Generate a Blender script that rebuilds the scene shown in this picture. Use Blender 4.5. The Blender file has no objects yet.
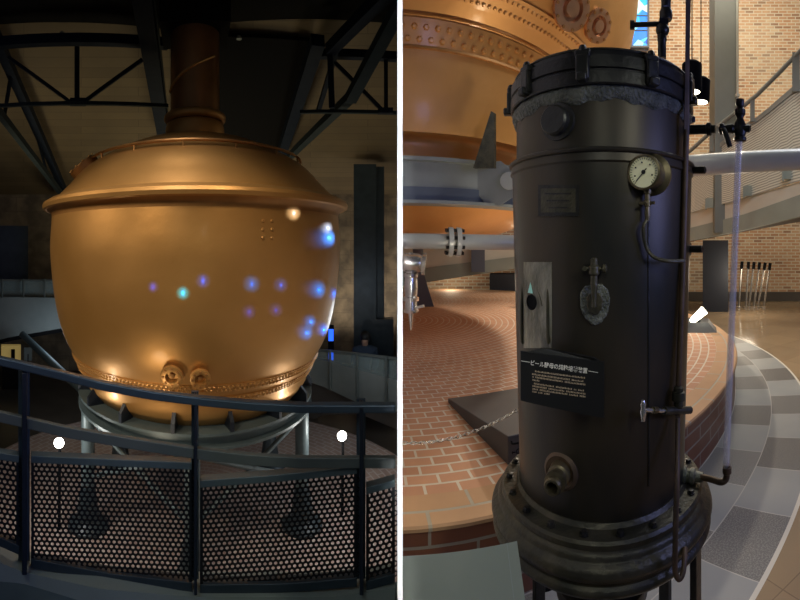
import bpy, bmesh, math, random
from mathutils import Vector, Matrix
random.seed(7)
S = bpy.context.scene
COL = S.collection
F, HZ, ZC = 430.0, 245.0, 1.55          # lens scale (pixels per radian), horizon row, eye height
PI = math.pi

# ------------------------------------------------------------------ camera
cd = bpy.data.cameras.new('camera'); cd.type = 'PANO'; cd.panorama_type = 'CENTRAL_CYLINDRICAL'
cd.central_cylindrical_range_u_min = -400/F; cd.central_cylindrical_range_u_max = 400/F
cd.central_cylindrical_range_v_min = -(600-HZ)/F; cd.central_cylindrical_range_v_max = HZ/F
cd.central_cylindrical_radius = 1; cd.clip_end = 100; cd.clip_start = 0.05
cam = bpy.data.objects.new('camera', cd); COL.objects.link(cam)
cam.location = (0, 0, ZC); cam.rotation_euler = (PI/2, 0, 0); S.camera = cam
S.view_settings.view_transform = 'Standard'; S.view_settings.look = 'None'
S.view_settings.gamma = 1; S.view_settings.use_curve_mapping = False; S.view_settings.exposure = 0

def az(px): return (px-400)/F
def pol(px, d, z): return Vector((d*math.sin(az(px)), d*math.cos(az(px)), z))
def zy(py, d): return ZC + d*(HZ-py)/F
def pt(px, py, d): return pol(px, d, zy(py, d))
def interp(tab, x):
    if x <= tab[0][0]: a, b = tab[0], tab[1]
    elif x >= tab[-1][0]: a, b = tab[-2], tab[-1]
    else:
        for i in range(len(tab)-1):
            if tab[i][0] <= x <= tab[i+1][0]: a, b = tab[i], tab[i+1]; break
    t = (x-a[0])/(b[0]-a[0])
    return [a[k]+(b[k]-a[k])*t for k in range(1, len(a))]

# ------------------------------------------------------------------ materials
def new_mat(name):
    m = bpy.data.materials.new(name); m.use_nodes = True
    nt = m.node_tree; b = nt.nodes['Principled BSDF']
    return m, nt, b
def ramp(nt, fac, stops):
    r = nt.nodes.new('ShaderNodeValToRGB')
    while len(r.color_ramp.elements) < len(stops): r.color_ramp.elements.new(0.5)
    for e, (p, c) in zip(r.color_ramp.elements, stops):
        e.position = p; e.color = (*c, 1)
    nt.links.new(fac, r.inputs[0]); return r.outputs[0]
def mat(name, c1, c2=None, rough=0.5, metal=0.0, scale=6.0, bump=0.0, bscale=None, coat=0.0, rvar=0.0, detail=6, stretch=None, spec=0.5):
    m, nt, b = new_mat(name)
    b.inputs['Base Color'].default_value = (*c1, 1)
    b.inputs['Roughness'].default_value = rough; b.inputs['Metallic'].default_value = metal
    b.inputs['Coat Weight'].default_value = coat; b.inputs['Coat Roughness'].default_value = 0.12
    b.inputs['Specular IOR Level'].default_value = spec
    tc = nt.nodes.new('ShaderNodeTexCoord'); vec = tc.outputs['Object']
    if stretch:
        mp = nt.nodes.new('ShaderNodeMapping'); mp.inputs['Scale'].default_value = stretch
        nt.links.new(vec, mp.inputs[0]); vec = mp.outputs[0]
    if c2 or rvar:
        n = nt.nodes.new('ShaderNodeTexNoise'); n.inputs['Scale'].default_value = scale; n.inputs['Detail'].default_value = detail
        nt.links.new(vec, n.inputs['Vector'])
        if c2: nt.links.new(ramp(nt, n.outputs[0], [(0.35, c1), (0.65, c2)]), b.inputs['Base Color'])
        if rvar:
            mr = nt.nodes.new('ShaderNodeMapRange'); nt.links.new(n.outputs[0], mr.inputs[0])
            mr.inputs[1].default_value = 0.3; mr.inputs[2].default_value = 0.7
            mr.inputs[3].default_value = rough-rvar; mr.inputs[4].default_value = rough+rvar
            nt.links.new(mr.outputs[0], b.inputs['Roughness'])
    if bump:
        n2 = nt.nodes.new('ShaderNodeTexNoise'); n2.inputs['Scale'].default_value = bscale or scale*4; n2.inputs['Detail'].default_value = 4
        nt.links.new(vec, n2.inputs['Vector'])
        bp = nt.nodes.new('ShaderNodeBump'); bp.inputs['Strength'].default_value = bump; bp.inputs['Distance'].default_value = 0.02
        nt.links.new(n2.outputs[0], bp.inputs['Height']); nt.links.new(bp.outputs[0], b.inputs['Normal'])
    return m
def emit(name, c, s):
    m, nt, b = new_mat(name)
    b.inputs['Base Color'].default_value = (*c, 1)
    b.inputs['Emission Color'].default_value = (*c, 1); b.inputs['Emission Strength'].default_value = s
    return m
def mth(nt, op, a, b=None, c=None):
    n = nt.nodes.new('ShaderNodeMath'); n.operation = op
    for i, v in enumerate((a, b, c)):
        if v is None: continue
        if isinstance(v, (int, float)): n.inputs[i].default_value = v
        else: nt.links.new(v, n.inputs[i])
    return n.outputs[0]
def mixc(nt, f, a, b):
    n = nt.nodes.new('ShaderNodeMix'); n.data_type = 'RGBA'
    if isinstance(f, (int, float)): n.inputs[0].default_value = f
    else: nt.links.new(f, n.inputs[0])
    for i, v in ((6, a), (7, b)):
        if isinstance(v, tuple): n.inputs[i].default_value = (*v, 1)
        else: nt.links.new(v, n.inputs[i])
    return n.outputs[2]
def polar_nodes(nt):
    tc = nt.nodes.new('ShaderNodeTexCoord'); sx = nt.nodes.new('ShaderNodeSeparateXYZ')
    nt.links.new(tc.outputs['Object'], sx.inputs[0])
    x, y, z = sx.outputs
    r = mth(nt, 'SQRT', mth(nt, 'ADD', mth(nt, 'MULTIPLY', x, x), mth(nt, 'MULTIPLY', y, y)))
    th = mth(nt, 'ARCTAN2', x, mth(nt, 'MULTIPLY', y, -1.0))     # zero at -Y
    return tc, r, th, z
def brick_mat(name, mode, c1, c2, mortar, bw, bh, ms=0.012, rough=0.7, bump=0.4, R0=4.6, patch=None, pscale=0.5, fleck=None):
    """mode 'flat': polar paving (theta*R0, r); 'ring': wall around the object's axis (theta*R0, z)"""
    m, nt, b = new_mat(name)
    tc, r, th, z = polar_nodes(nt)
    cx = nt.nodes.new('ShaderNodeCombineXYZ')
    nt.links.new(mth(nt, 'MULTIPLY', th, R0), cx.inputs[0])
    nt.links.new(r if mode == 'flat' else z, cx.inputs[1])
    br = nt.nodes.new('ShaderNodeTexBrick'); nt.links.new(cx.outputs[0], br.inputs['Vector'])
    br.inputs['Scale'].default_value = 1; br.inputs['Brick Width'].default_value = bw; br.inputs['Row Height'].default_value = bh
    br.inputs['Mortar Size'].default_value = ms; br.inputs['Mortar Smooth'].default_value = 0.15
    br.inputs['Color1'].default_value = (*c1, 1); br.inputs['Color2'].default_value = (*c2, 1); br.inputs['Mortar'].default_value = (*mortar, 1)
    col = br.outputs['Color']
    n = nt.nodes.new('ShaderNodeTexNoise'); n.inputs['Scale'].default_value = 9; n.inputs['Detail'].default_value = 6
    nt.links.new(tc.outputs['Object'], n.inputs['Vector'])
    col = mixc(nt, mth(nt, 'MULTIPLY', n.outputs[0], 0.35), col, tuple(c*0.55 for c in c1))
    if patch:
        n2 = nt.nodes.new('ShaderNodeTexNoise'); n2.inputs['Scale'].default_value = pscale; n2.inputs['Detail'].default_value = 3
        nt.links.new(tc.outputs['Object'], n2.inputs['Vector'])
        mr = nt.nodes.new('ShaderNodeMapRange'); nt.links.new(n2.outputs[0], mr.inputs[0])
        mr.inputs[1].default_value = 0.46; mr.inputs[2].default_value = 0.6
        col = mixc(nt, mth(nt, 'MULTIPLY', mr.outputs[0], 0.75), col, patch)
    if fleck:
        # single burnt bricks: a white-noise value per brick cell
        row = mth(nt, 'FLOOR', mth(nt, 'DIVIDE', z, bh))
        u = mth(nt, 'DIVIDE', mth(nt, 'MULTIPLY', th, R0), bw)
        u = mth(nt, 'ADD', u, mth(nt, 'MULTIPLY', mth(nt, 'SUBTRACT', 1.0, mth(nt, 'MODULO', row, 2.0)), 0.5))
        wn = nt.nodes.new('ShaderNodeTexWhiteNoise'); wn.noise_dimensions = '2D'
        c2n = nt.nodes.new('ShaderNodeCombineXYZ'); nt.links.new(mth(nt, 'FLOOR', u), c2n.inputs[0]); nt.links.new(row, c2n.inputs[1])
        nt.links.new(c2n.outputs[0], wn.inputs['Vector'])
        rc = ramp(nt, wn.outputs['Value'], [(0.0, c1), (0.4, c2), (0.62, (0.40, 0.20, 0.12)), (0.72, (0.74, 0.60, 0.42)), (0.86, (0.60, 0.34, 0.2)), (0.88, fleck), (1.0, fleck)])
        rc = mixc(nt, 0.45, rc, col)
        col = mixc(nt, br.outputs['Fac'], mixc(nt, mth(nt, 'MULTIPLY', n.outputs[0], 0.45), rc, tuple(c*0.5 for c in c1)), mortar)
    nt.links.new(col, b.inputs['Base Color'])
    b.inputs['Roughness'].default_value = rough
    bp = nt.nodes.new('ShaderNodeBump'); bp.inputs['Strength'].default_value = bump; bp.inputs['Distance'].default_value = 0.01
    inv = mth(nt, 'SUBTRACT', mth(nt, 'MULTIPLY', n.outputs[0], 0.4), br.outputs['Fac'])
    nt.links.new(inv, bp.inputs['Height']); nt.links.new(bp.outputs[0], b.inputs['Normal'])
    return m
def plank_mat(name):
    m, nt, b = new_mat(name)
    tc, r, th, z = polar_nodes(nt)
    cx = nt.nodes.new('ShaderNodeCombineXYZ')
    nt.links.new(mth(nt, 'MULTIPLY', th, 9.0), cx.inputs[0]); nt.links.new(r, cx.inputs[1])
    br = nt.nodes.new('ShaderNodeTexBrick'); nt.links.new(cx.outputs[0], br.inputs['Vector'])
    br.inputs['Scale'].default_value = 1; br.inputs['Brick Width'].default_value = 2.4; br.inputs['Row Height'].default_value = 0.24
    br.inputs['Mortar Size'].default_value = 0.008
    br.inputs['Color1'].default_value = (0.17, 0.125, 0.068, 1); br.inputs['Color2'].default_value = (0.13, 0.095, 0.052, 1)
    br.inputs['Mortar'].default_value = (0.10, 0.072, 0.04, 1)
    n = nt.nodes.new('ShaderNodeTexNoise'); n.inputs['Scale'].default_value = 1.3; n.inputs['Detail'].default_value = 8
    nt.links.new(tc.outputs['Object'], n.inputs['Vector'])
    nt.links.new(mixc(nt, mth(nt, 'MULTIPLY', n.outputs[0], 0.7), br.outputs['Color'], (0.07, 0.055, 0.038)), b.inputs['Base Color'])
    b.inputs['Roughness'].default_value = 0.75
    return m
def stone_mat():
    m, nt, b = new_mat('pale quarried stone blocks')
    tc, r, th, z = polar_nodes(nt)
    cx = nt.nodes.new('ShaderNodeCombineXYZ')
    nt.links.new(mth(nt, 'MULTIPLY', th, 11.0), cx.inputs[0]); nt.links.new(z, cx.inputs[1])
    br = nt.nodes.new('ShaderNodeTexBrick'); nt.links.new(cx.outputs[0], br.inputs['Vector'])
    br.inputs['Scale'].default_value = 1; br.inputs['Brick Width'].default_value = 0.9; br.inputs['Row Height'].default_value = 0.42
    br.inputs['Mortar Size'].default_value = 0.012
    br.inputs['Color1'].default_value = (0.25, 0.20, 0.14, 1); br.inputs['Color2'].default_value = (0.21, 0.165, 0.12, 1)
    br.inputs['Mortar'].default_value = (0.17, 0.135, 0.10, 1)
    n = nt.nodes.new('ShaderNodeTexNoise'); n.inputs['Scale'].default_value = 2.5; n.inputs['Detail'].default_value = 8
    nt.links.new(tc.outputs['Object'], n.inputs['Vector'])
    nt.links.new(mixc(nt, ramp(nt, n.outputs[0], [(0.38, (0, 0, 0)), (0.62, (1, 1, 1))]), br.outputs['Color'], (0.11, 0.09, 0.07)), b.inputs['Base Color'])
    b.inputs['Roughness'].default_value = 0.85
    bp = nt.nodes.new('ShaderNodeBump'); bp.inputs['Strength'].default_value = 0.6; bp.inputs['Distance'].default_value = 0.03
    nt.links.new(n.outputs[0], bp.inputs['Height']); nt.links.new(bp.outputs[0], b.inputs['Normal'])
    return m
PC = Vector((-0.297, 6.616, 0))          # axis of the round brick platform
def floor_mat():
    m, nt, b = new_mat('grey stone tiles ringed by polished brown floor')
    tc, r, th, z = polar_nodes(nt)
    rr = mth(nt, 'DIVIDE', mth(nt, 'SUBTRACT', r, 4.86), 0.36)
    ri = mth(nt, 'FLOOR', rr)
    tu = mth(nt, 'ADD', mth(nt, 'DIVIDE', mth(nt, 'MULTIPLY', th, 5.2), 0.47), mth(nt, 'MULTIPLY', ri, 0.45))
    ti = mth(nt, 'FLOOR', tu)
    cx = nt.nodes.new('ShaderNodeCombineXYZ'); nt.links.new(ri, cx.inputs[0]); nt.links.new(ti, cx.inputs[1])
    alt = mth(nt, 'ABSOLUTE', mth(nt, 'MODULO', mth(nt, 'ADD', ti, ri), 2.0))
    wn = nt.nodes.new('ShaderNodeTexWhiteNoise'); wn.noise_dimensions = '2D'; nt.links.new(cx.outputs[0], wn.inputs['Vector'])
    sp = nt.nodes.new('ShaderNodeTexNoise'); sp.inputs['Scale'].default_value = 120; sp.inputs['Detail'].default_value = 2
    nt.links.new(tc.outputs['Object'], sp.inputs['Vector'])
    big = nt.nodes.new('ShaderNodeTexNoise'); big.inputs['Scale'].default_value = 3; nt.links.new(tc.outputs['Object'], big.inputs['Vector'])
    light = mixc(nt, big.outputs[0], (0.26, 0.28, 0.29), (0.36, 0.36, 0.34))
    dark = mixc(nt, ramp(nt, sp.outputs[0], [(0.45, (0, 0, 0)), (0.6, (1, 1, 1))]), (0.075, 0.07, 0.066), (0.22, 0.205, 0.19))
    fac = mth(nt, 'MULTIPLY', alt, mth(nt, 'ADD', 0.55, mth(nt, 'MULTIPLY', wn.outputs['Value'], 0.45)))
    tile = mixc(nt, fac, light, dark)
    fr = mth(nt, 'FRACT', rr); ft = mth(nt, 'FRACT', tu)
    j = mth(nt, 'MAXIMUM', mth(nt, 'LESS_THAN', fr, 0.018), mth(nt, 'LESS_THAN', ft, 0.012))
    tile = mixc(nt, j, tile, (0.5, 0.48, 0.44))
    wood = nt.nodes.new('ShaderNodeTexNoise'); wood.inputs['Scale'].default_value = 2.2; wood.inputs['Detail'].default_value = 8
    nt.links.new(tc.outputs['Object'], wood.inputs['Vector'])
    pc = nt.nodes.new('ShaderNodeTexBrick'); pc.inputs['Scale'].default_value = 1; pc.inputs['Brick Width'].default_value = 0.6; pc.inputs['Row Height'].default_value = 0.6
    pc.offset = 0; pc.inputs['Mortar Size'].default_value = 0.003
    pc.inputs['Color1'].default_value = (0.34, 0.24, 0.14, 1); pc.inputs['Color2'].default_value = (0.27, 0.19, 0.115, 1); pc.inputs['Mortar'].default_value = (0.16, 0.11, 0.07, 1)
    nt.links.new(tc.outputs['Object'], pc.inputs['Vector'])
    wcol = mixc(nt, mth(nt, 'MULTIPLY', wood.outputs[0], 0.6), pc.outputs['Color'], (0.40, 0.31, 0.20))
    line = mth(nt, 'MULTIPLY', mth(nt, 'GREATER_THAN', r, 5.575), mth(nt, 'LESS_THAN', r, 5.60))
    out = mixc(nt, mth(nt, 'GREATER_THAN', r, 5.58), tile, wcol)
    out = mixc(nt, line, out, (0.70, 0.66, 0.56))
    nt.links.new(out, b.inputs['Base Color'])
    o = mth(nt, 'GREATER_THAN', r, 5.60)
    nt.links.new(mth(nt, 'SUBTRACT', 0.5, mth(nt, 'MULTIPLY', o, 0.38)), b.inputs['Roughness'])
    return m
def glass_stain():
    m, nt, b = new_mat('blue stained glass')
    tc = nt.nodes.new('ShaderNodeTexCoord')
    v = nt.nodes.new('ShaderNodeTexVoronoi'); v.inputs['Scale'].default_value = 3.2; nt.links.new(tc.outputs['Object'], v.inputs['Vector'])
    sx = nt.nodes.new('ShaderNodeSeparateColor'); nt.links.new(v.outputs['Color'], sx.inputs[0])
    c = ramp(nt, sx.outputs[0], [(0.0, (0.01, 0.05, 0.5)), (0.35, (0.02, 0.25, 0.9)), (0.6, (0.05, 0.55, 1.0)), (0.8, (0.45, 0.85, 1.0)), (1.0, (0.9, 0.55, 0.1))])
    nt.links.new(c, b.inputs['Base Color']); nt.links.new(c, b.inputs['Emission Color']); b.inputs['Emission Strength'].default_value = 0.75
    return m

M = {}
M['copper'] = mat('hammered kettle copper', (0.56, 0.29, 0.085), (0.62, 0.33, 0.105), rough=0.40, metal=0.62, scale=1.2, bump=0.10, bscale=9, rvar=0.06, coat=0.18)
M['copper_dark'] = mat('brown patina copper and rim shade', (0.40, 0.19, 0.06), (0.50, 0.25, 0.08), rough=0.45, metal=0.6, scale=3, bump=0.1)
M['copper_bright'] = mat('polished orange copper', (0.60, 0.30, 0.085), (0.68, 0.35, 0.11), rough=0.42, metal=0.4, scale=2, bump=0.18, bscale=10, coat=0.15)
M['rose_copper'] = mat('rose copper', (0.60, 0.33, 0.17), (0.68, 0.40, 0.24), rough=0.3, metal=0.7, scale=3)
M['neck'] = mat('brown copper neck', (0.30, 0.15, 0.06), (0.38, 0.19, 0.08), rough=0.4, metal=0.7, scale=3)
M['teal_steel'] = mat('teal grey painted steel', (0.085, 0.12, 0.135), (0.11, 0.15, 0.165), rough=0.4, metal=0.15, scale=5)
M['teal_dark'] = mat('dark teal painted steel', (0.028, 0.042, 0.055), (0.04, 0.058, 0.072), rough=0.38, metal=0.2, scale=5)
M['navy'] = mat('navy black painted steel', (0.012, 0.018, 0.032), (0.02, 0.028, 0.045), rough=0.42, metal=0.2, scale=4)
M['rail'] = mat('blue grey rail paint', (0.06, 0.09, 0.125), (0.075, 0.11, 0.145), rough=0.33, metal=0.3, scale=4)
M['midrail'] = mat('green grey rail paint', (0.10, 0.12, 0.115), (0.12, 0.14, 0.135), rough=0.5, metal=0.1, scale=4)
M['mesh_black'] = mat('black perforated steel', (0.012, 0.014, 0.018), rough=0.45, metal=0.3)
M['truss'] = mat('blue black truss paint', (0.008, 0.013, 0.026), (0.012, 0.018, 0.03), rough=0.7, spec=0.15)
M['truss_grey'] = mat('grey green truss paint', (0.020, 0.030, 0.036), (0.026, 0.036, 0.042), rough=0.7, spec=0.15)
M['plank'] = plank_mat('board marked brown roof lining')
M['stone'] = stone_mat()
M['parapet'] = mat('grey parapet plaster', (0.17, 0.20, 0.20), (0.21, 0.24, 0.235), rough=0.7, scale=2)
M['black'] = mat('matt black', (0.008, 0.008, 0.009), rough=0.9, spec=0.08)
M['void'] = mat('dark hall floor', (0.05, 0.042, 0.035), (0.07, 0.06, 0.05), rough=0.35, scale=2)
M['wallpaint'] = mat('white partition paint', (0.93, 0.93, 0.93), rough=0.6)
M['brick_left'] = brick_mat('dusky red brick paving', 'flat', (0.30, 0.22, 0.20), (0.35, 0.27, 0.24), (0.44, 0.40, 0.38), 0.2, 0.1, R0=2.5, rough=0.6)
M['paving'] = brick_mat('orange brick paving', 'flat', (0.50, 0.25, 0.14), (0.60, 0.31, 0.175), (0.68, 0.61, 0.49), 0.165, 0.088, ms=0.008, R0=4.6)
M['border'] = brick_mat('large border bricks', 'flat', (0.50, 0.29, 0.15), (0.55, 0.33, 0.18), (0.42, 0.38, 0.30), 0.42, 0.145, ms=0.009, R0=4.86)
M['side'] = brick_mat('glazed brown side bricks', 'ring', (0.23, 0.085, 0.045), (0.27, 0.105, 0.06), (0.40, 0.36, 0.30), 0.42, 0.10, ms=0.007, R0=4.86, rough=0.35)
M['brickwall'] = brick_mat('old mixed brick', 'ring', (0.56, 0.30, 0.16), (0.66, 0.42, 0.26), (0.62, 0.56, 0.44), 0.23, 0.085, ms=0.013, R0=11.8, patch=(0.70, 0.60, 0.44), pscale=0.55, rough=0.85, fleck=(0.16, 0.08, 0.06))
M['floor'] = floor_mat()
M['tank'] = mat('blackened copper tank', (0.026, 0.026, 0.023), (0.052, 0.040, 0.026), rough=0.38, metal=0.55, scale=2.6, bump=0.06, bscale=7, rvar=0.08, stretch=(1.6, 1.6, 0.7))
M['tank_black'] = mat('black cast iron', (0.012, 0.012, 0.011), (0.024, 0.023, 0.020), rough=0.38, metal=0.35, scale=12, bump=0.12)
M['tank_flange'] = mat('dark bronze casting', (0.035, 0.034, 0.024), (0.075, 0.066, 0.042), rough=0.42, metal=0.5, scale=14, bump=0.2)
M['mastic'] = mat('grey green sealing putty', (0.055, 0.06, 0.05), (0.13, 0.135, 0.115), rough=0.6, scale=26, bump=0.7)
M['worn'] = mat('worn tin patch', (0.055, 0.055, 0.045), (0.30, 0.29, 0.23), rough=0.4, metal=0.55, scale=11, bump=0.5, stretch=(1, 1, 0.5))
M['brassold'] = mat('aged brass', (0.10, 0.085, 0.05), (0.20, 0.165, 0.10), rough=0.38, metal=0.8, scale=18)
M['rust'] = mat('rusty pipe', (0.060, 0.040, 0.026), (0.12, 0.075, 0.045), rough=0.5, metal=0.35, scale=14)
M['verdigris'] = mat('greenish brass elbow', (0.13, 0.14, 0.11), (0.20, 0.20, 0.16), rough=0.45, metal=0.5, scale=25, bump=0.3)
M['dial'] = mat('cream dial', (0.95, 0.93, 0.66), rough=0.4)
M['print'] = mat('black print', (0.01, 0.01, 0.01), rough=0.6)
M['signface'] = mat('black sign board', (0.008, 0.008, 0.008), rough=0.45)
M['signwhite'] = mat('cream lettering', (0.85, 0.82, 0.74), rough=0.6)
M['signtext'] = mat('tan lettering', (0.62, 0.48, 0.32), rough=0.6)
M['panel'] = mat('grey green sign panel', (0.20, 0.225, 0.18), (0.22, 0.245, 0.195), rough=0.55, scale=3)
M['grey_steel'] = mat('light grey painted steel', (0.20, 0.22, 0.215), (0.24, 0.26, 0.255), rough=0.45, scale=3, bump=0.05)
M['slate_and_web_shade'] = mat('slate painted steel and web shade', (0.10, 0.12, 0.16), rough=0.5)
M['pipe'] = mat('pale pipe paint', (0.40, 0.42, 0.39), (0.46, 0.48, 0.45), rough=0.3, scale=2, coat=0.2)
M['white_ramp'] = mat('off white ramp plaster', (0.55, 0.55, 0.48), (0.60, 0.60, 0.53), rough=0.7, scale=2)
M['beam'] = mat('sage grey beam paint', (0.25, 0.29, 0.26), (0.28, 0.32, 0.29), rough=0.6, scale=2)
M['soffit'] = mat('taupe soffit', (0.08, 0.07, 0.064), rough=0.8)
M['column'] = mat('grey column paint', (0.17, 0.185, 0.175), (0.19, 0.205, 0.195), rough=0.6, scale=2)
M['chrome'] = mat('dull chrome', (0.62, 0.60, 0.55), (0.75, 0.73, 0.68), rough=0.25, metal=0.9, scale=8)
M['wedge'] = mat('charcoal plinth paint', (0.035, 0.036, 0.040), (0.045, 0.046, 0.05), rough=0.5, scale=4)
M['bluebox'] = mat('dark slate blue panel', (0.014, 0.018, 0.028), rough=0.6)
M['lamp'] = emit('lamp lens', (1.0, 0.97, 0.86), 14)
M['lampwarm'] = emit('warm lamp lens', (1.0, 0.93, 0.7), 9)
M['screen'] = emit('blue screen and its reflection', (0.02, 0.12, 1.0), 1.6)
M['litsign'] = emit('yellow lit case', (0.7, 0.5, 0.16), 0.22)
M['stain'] = glass_stain()
M['skin'] = mat('skin', (0.45, 0.28, 0.2), rough=0.6); M['hair'] = mat('black hair', (0.01, 0.01, 0.012), rough=0.5)
M['jacket'] = mat('dark blue jacket', (0.03, 0.055, 0.10), rough=0.8); M['trousers'] = mat('grey trousers', (0.12, 0.13, 0.15), rough=0.8)
def slats():
    m, nt, b = new_mat('white slatted guard panel')
    tc = nt.nodes.new('ShaderNodeTexCoord'); sx = nt.nodes.new('ShaderNodeSeparateXYZ'); nt.links.new(tc.outputs['UV'], sx.inputs[0])
    f = mth(nt, 'LESS_THAN', mth(nt, 'FRACT', mth(nt, 'MULTIPLY', sx.outputs[1], 30)), 0.45)
    nt.links.new(mixc(nt, f, (0.62, 0.63, 0.56), (0.30, 0.31, 0.27)), b.inputs['Base Color']); b.inputs['Roughness'].default_value = 0.6
    return m
def glass(name, tint=(0.85, 0.95, 1.0), a=0.22, rough=0.05, ior=1.45):
    m, nt, b = new_mat(name)
    b.inputs['Base Color'].default_value = (*tint, 1); b.inputs['Roughness'].default_value = rough
    b.inputs['Alpha'].default_value = a; b.inputs['IOR'].default_value = ior
    return m
M['balglass'] = glass('balustrade glass', (0.35, 0.45, 0.45), 0.35)
m, nt, b = new_mat('clear tube glass'); b.inputs['Base Color'].default_value = (0.93, 0.95, 1.0, 1); b.inputs['Roughness'].default_value = 0.02
b.inputs['Base Color'].default_value = (0.74, 0.74, 0.80, 1); b.inputs['Alpha'].default_value = 0.30; b.inputs['Roughness'].default_value = 0.12; M['tube'] = m

# ------------------------------------------------------------------ mesh helpers
def B(): return bmesh.new()
def wloc(p):
    v = Vector((0, 0, 0))
    while p is not None: v += p.location; p = p.parent
    return v
def obj(name, bm, m, parent=None, loc=None, smooth=True, angle=35, bevel=0):
    """links the bmesh (world coordinates) as one mesh object; loc = its origin when top-level"""
    bmesh.ops.remove_doubles(bm, verts=bm.verts, dist=1e-5)
    bmesh.ops.recalc_face_normals(bm, faces=bm.faces)
    off = wloc(parent) if parent is not None else Vector(loc or (0, 0, 0))
    bmesh.ops.translate(bm, verts=bm.verts, vec=-off)
    me = bpy.data.meshes.new(name); bm.to_mesh(me); bm.free()
    me.materials.append(m)
    o = bpy.data.objects.new(name, me); COL.objects.link(o)
    if parent is not None: o.parent = parent
    else: o.location = off
    if smooth:
        for p in me.polygons: p.use_smooth = True
        me.set_sharp_from_angle(angle=math.radians(angle))
    if bevel:
        bv = o.modifiers.new('bevel', 'BEVEL'); bv.width = bevel; bv.segments = 2; bv.limit_method = 'ANGLE'
    return o
def thing(name, loc, label, cat, group=None):
    o = bpy.data.objects.new(name, None); COL.objects.link(o); o.location = loc; o.empty_display_size = 0.1
    return tag(o, label, cat, group)
def tag(o, label, cat, group=None):
    o['label'] = label; o['category'] = cat
    if group: o['group'] = group
    return o
def struct(o): o['kind'] = 'structure'; return o
def copy_thing(o, parent=None, loc=None, label=None):
    kids = [c for c in COL.objects if c.parent == o]
    c = o.copy(); COL.objects.link(c)
    if parent is not None: c.parent = parent
    if loc is not None: c.location = loc
    if label: c['label'] = label
    for k in kids: copy_thing(k, c)
    return c

def box(bm, c, s, R=None):
    R = R or Matrix.Identity(3); c = Vector(c)
    vs = []
    for x in (-.5, .5):
        for y in (-.5, .5):
            for z in (-.5, .5): vs.append(bm.verts.new(c + R @ Vector((x*s[0], y*s[1], z*s[2]))))
    for f in ((0,1,3,2), (4,6,7,5), (0,4,5,1), (2,3,7,6), (0,2,6,4), (1,5,7,3)): bm.faces.new([vs[i] for i in f])
    return bm
def frame_of(d):
    d = d.normalized(); up = Vector((0, 0, 1)) if abs(d.z) < 0.95 else Vector((0, 1, 0))
    x = d.cross(up).normalized(); y = x.cross(d).normalized()
    return x, y
def cyl(bm, p0, p1, r0, r1=None, seg=20, caps=True):
    p0, p1 = Vector(p0), Vector(p1); r1 = r0 if r1 is None else r1
    x, y = frame_of(p1-p0); a = []; b = []
    for i in range(seg):
        t = 2*PI*i/seg; v = x*math.cos(t)+y*math.sin(t)
        a.append(bm.verts.new(p0+v*r0)); b.append(bm.verts.new(p1+v*r1))
    for i in range(seg):
        j = (i+1) % seg; bm.faces.new((a[i], a[j], b[j], b[i]))
    if caps: bm.faces.new(a); bm.faces.new(b)
    return bm
def turned(bm, p0, axis, prof, seg=24):
    """solid of revolution about p0 along axis: prof = [(distance along, radius)]"""
    p0 = Vector(p0); ax = Vector(axis).normalized(); x, y = frame_of(ax); rings = []
    for t, r in prof:
        rings.append([bm.verts.new(p0+ax*t+(x*math.cos(2*PI*i/seg)+y*math.sin(2*PI*i/seg))*max(r, 1e-4)) for i in range(seg)])
    for a, b in zip(rings, rings[1:]):
        for i in range(seg): bm.faces.new((a[i], a[(i+1) % seg], b[(i+1) % seg], b[i]))
    bm.faces.new(rings[0]); bm.faces.new(rings[-1])
    return bm
def smooth_path(pts, n=6):
    pts = [Vector(p) for p in pts]; out = []
    P = [pts[0]*2-pts[1]]+pts+[pts[-1]*2-pts[-2]]
    for i in range(1, len(P)-2):
        for k in range(n):
            t = k/n; a, b, c, d = P[i-1], P[i], P[i+1], P[i+2]
            out.append(0.5*((2*b)+(c-a)*t+(2*a-5*b+4*c-d)*t*t+(3*b-a-3*c+d)*t**3))
    out.append(pts[-1]); return out
def tube(bm, pts, r, seg=10, closed=False, flat=None):
    pts = [Vector(p) for p in pts]; n = len(pts); rings = []
    prev = None
    for i, p in enumerate(pts):
        if closed: d = pts[(i+1) % n]-pts[i-1]
        else: d = pts[min(i+1, n-1)]-pts[max(i-1, 0)]
        d.normalize()
        if prev is None: x, y = frame_of(d)
        else:
            x = (prev-d*prev.dot(d)).normalized(); y = d.cross(x)
        prev = x
        rr = r[i] if isinstance(r, (list, tuple)) else r
        rings.append([bm.verts.new(p+(x*math.cos(2*PI*k/seg)+y*math.sin(2*PI*k/seg))*rr) for k in range(seg)])
    pairs = list(zip(rings, rings[1:]))+([(rings[-1], rings[0])] if closed else [])
    for a, b in pairs:
        for k in range(seg): bm.faces.new((a[k], a[(k+1) % seg], b[(k+1) % seg], b[k]))
    if not closed: bm.faces.new(rings[0]); bm.faces.new(rings[-1])
    return bm
def lathe(bm, c, prof, seg=64, closed=False):
    """rings about the vertical through c: prof = [(r, z world)]"""
    rings = []
    for r, z in prof:
        rings.append([bm.verts.new((c[0]+max(r, 1e-4)*math.cos(2*PI*i/seg), c[1]+max(r, 1e-4)*math.sin(2*PI*i/seg), z)) for i in range(seg)])
    pairs = list(zip(rings, rings[1:]))+([(rings[-1], rings[0])] if closed else [])
    for a, b in pairs:
        for i in range(seg): bm.faces.new((a[i], a[(i+1) % seg], b[(i+1) % seg], b[i]))
    return bm
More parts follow.
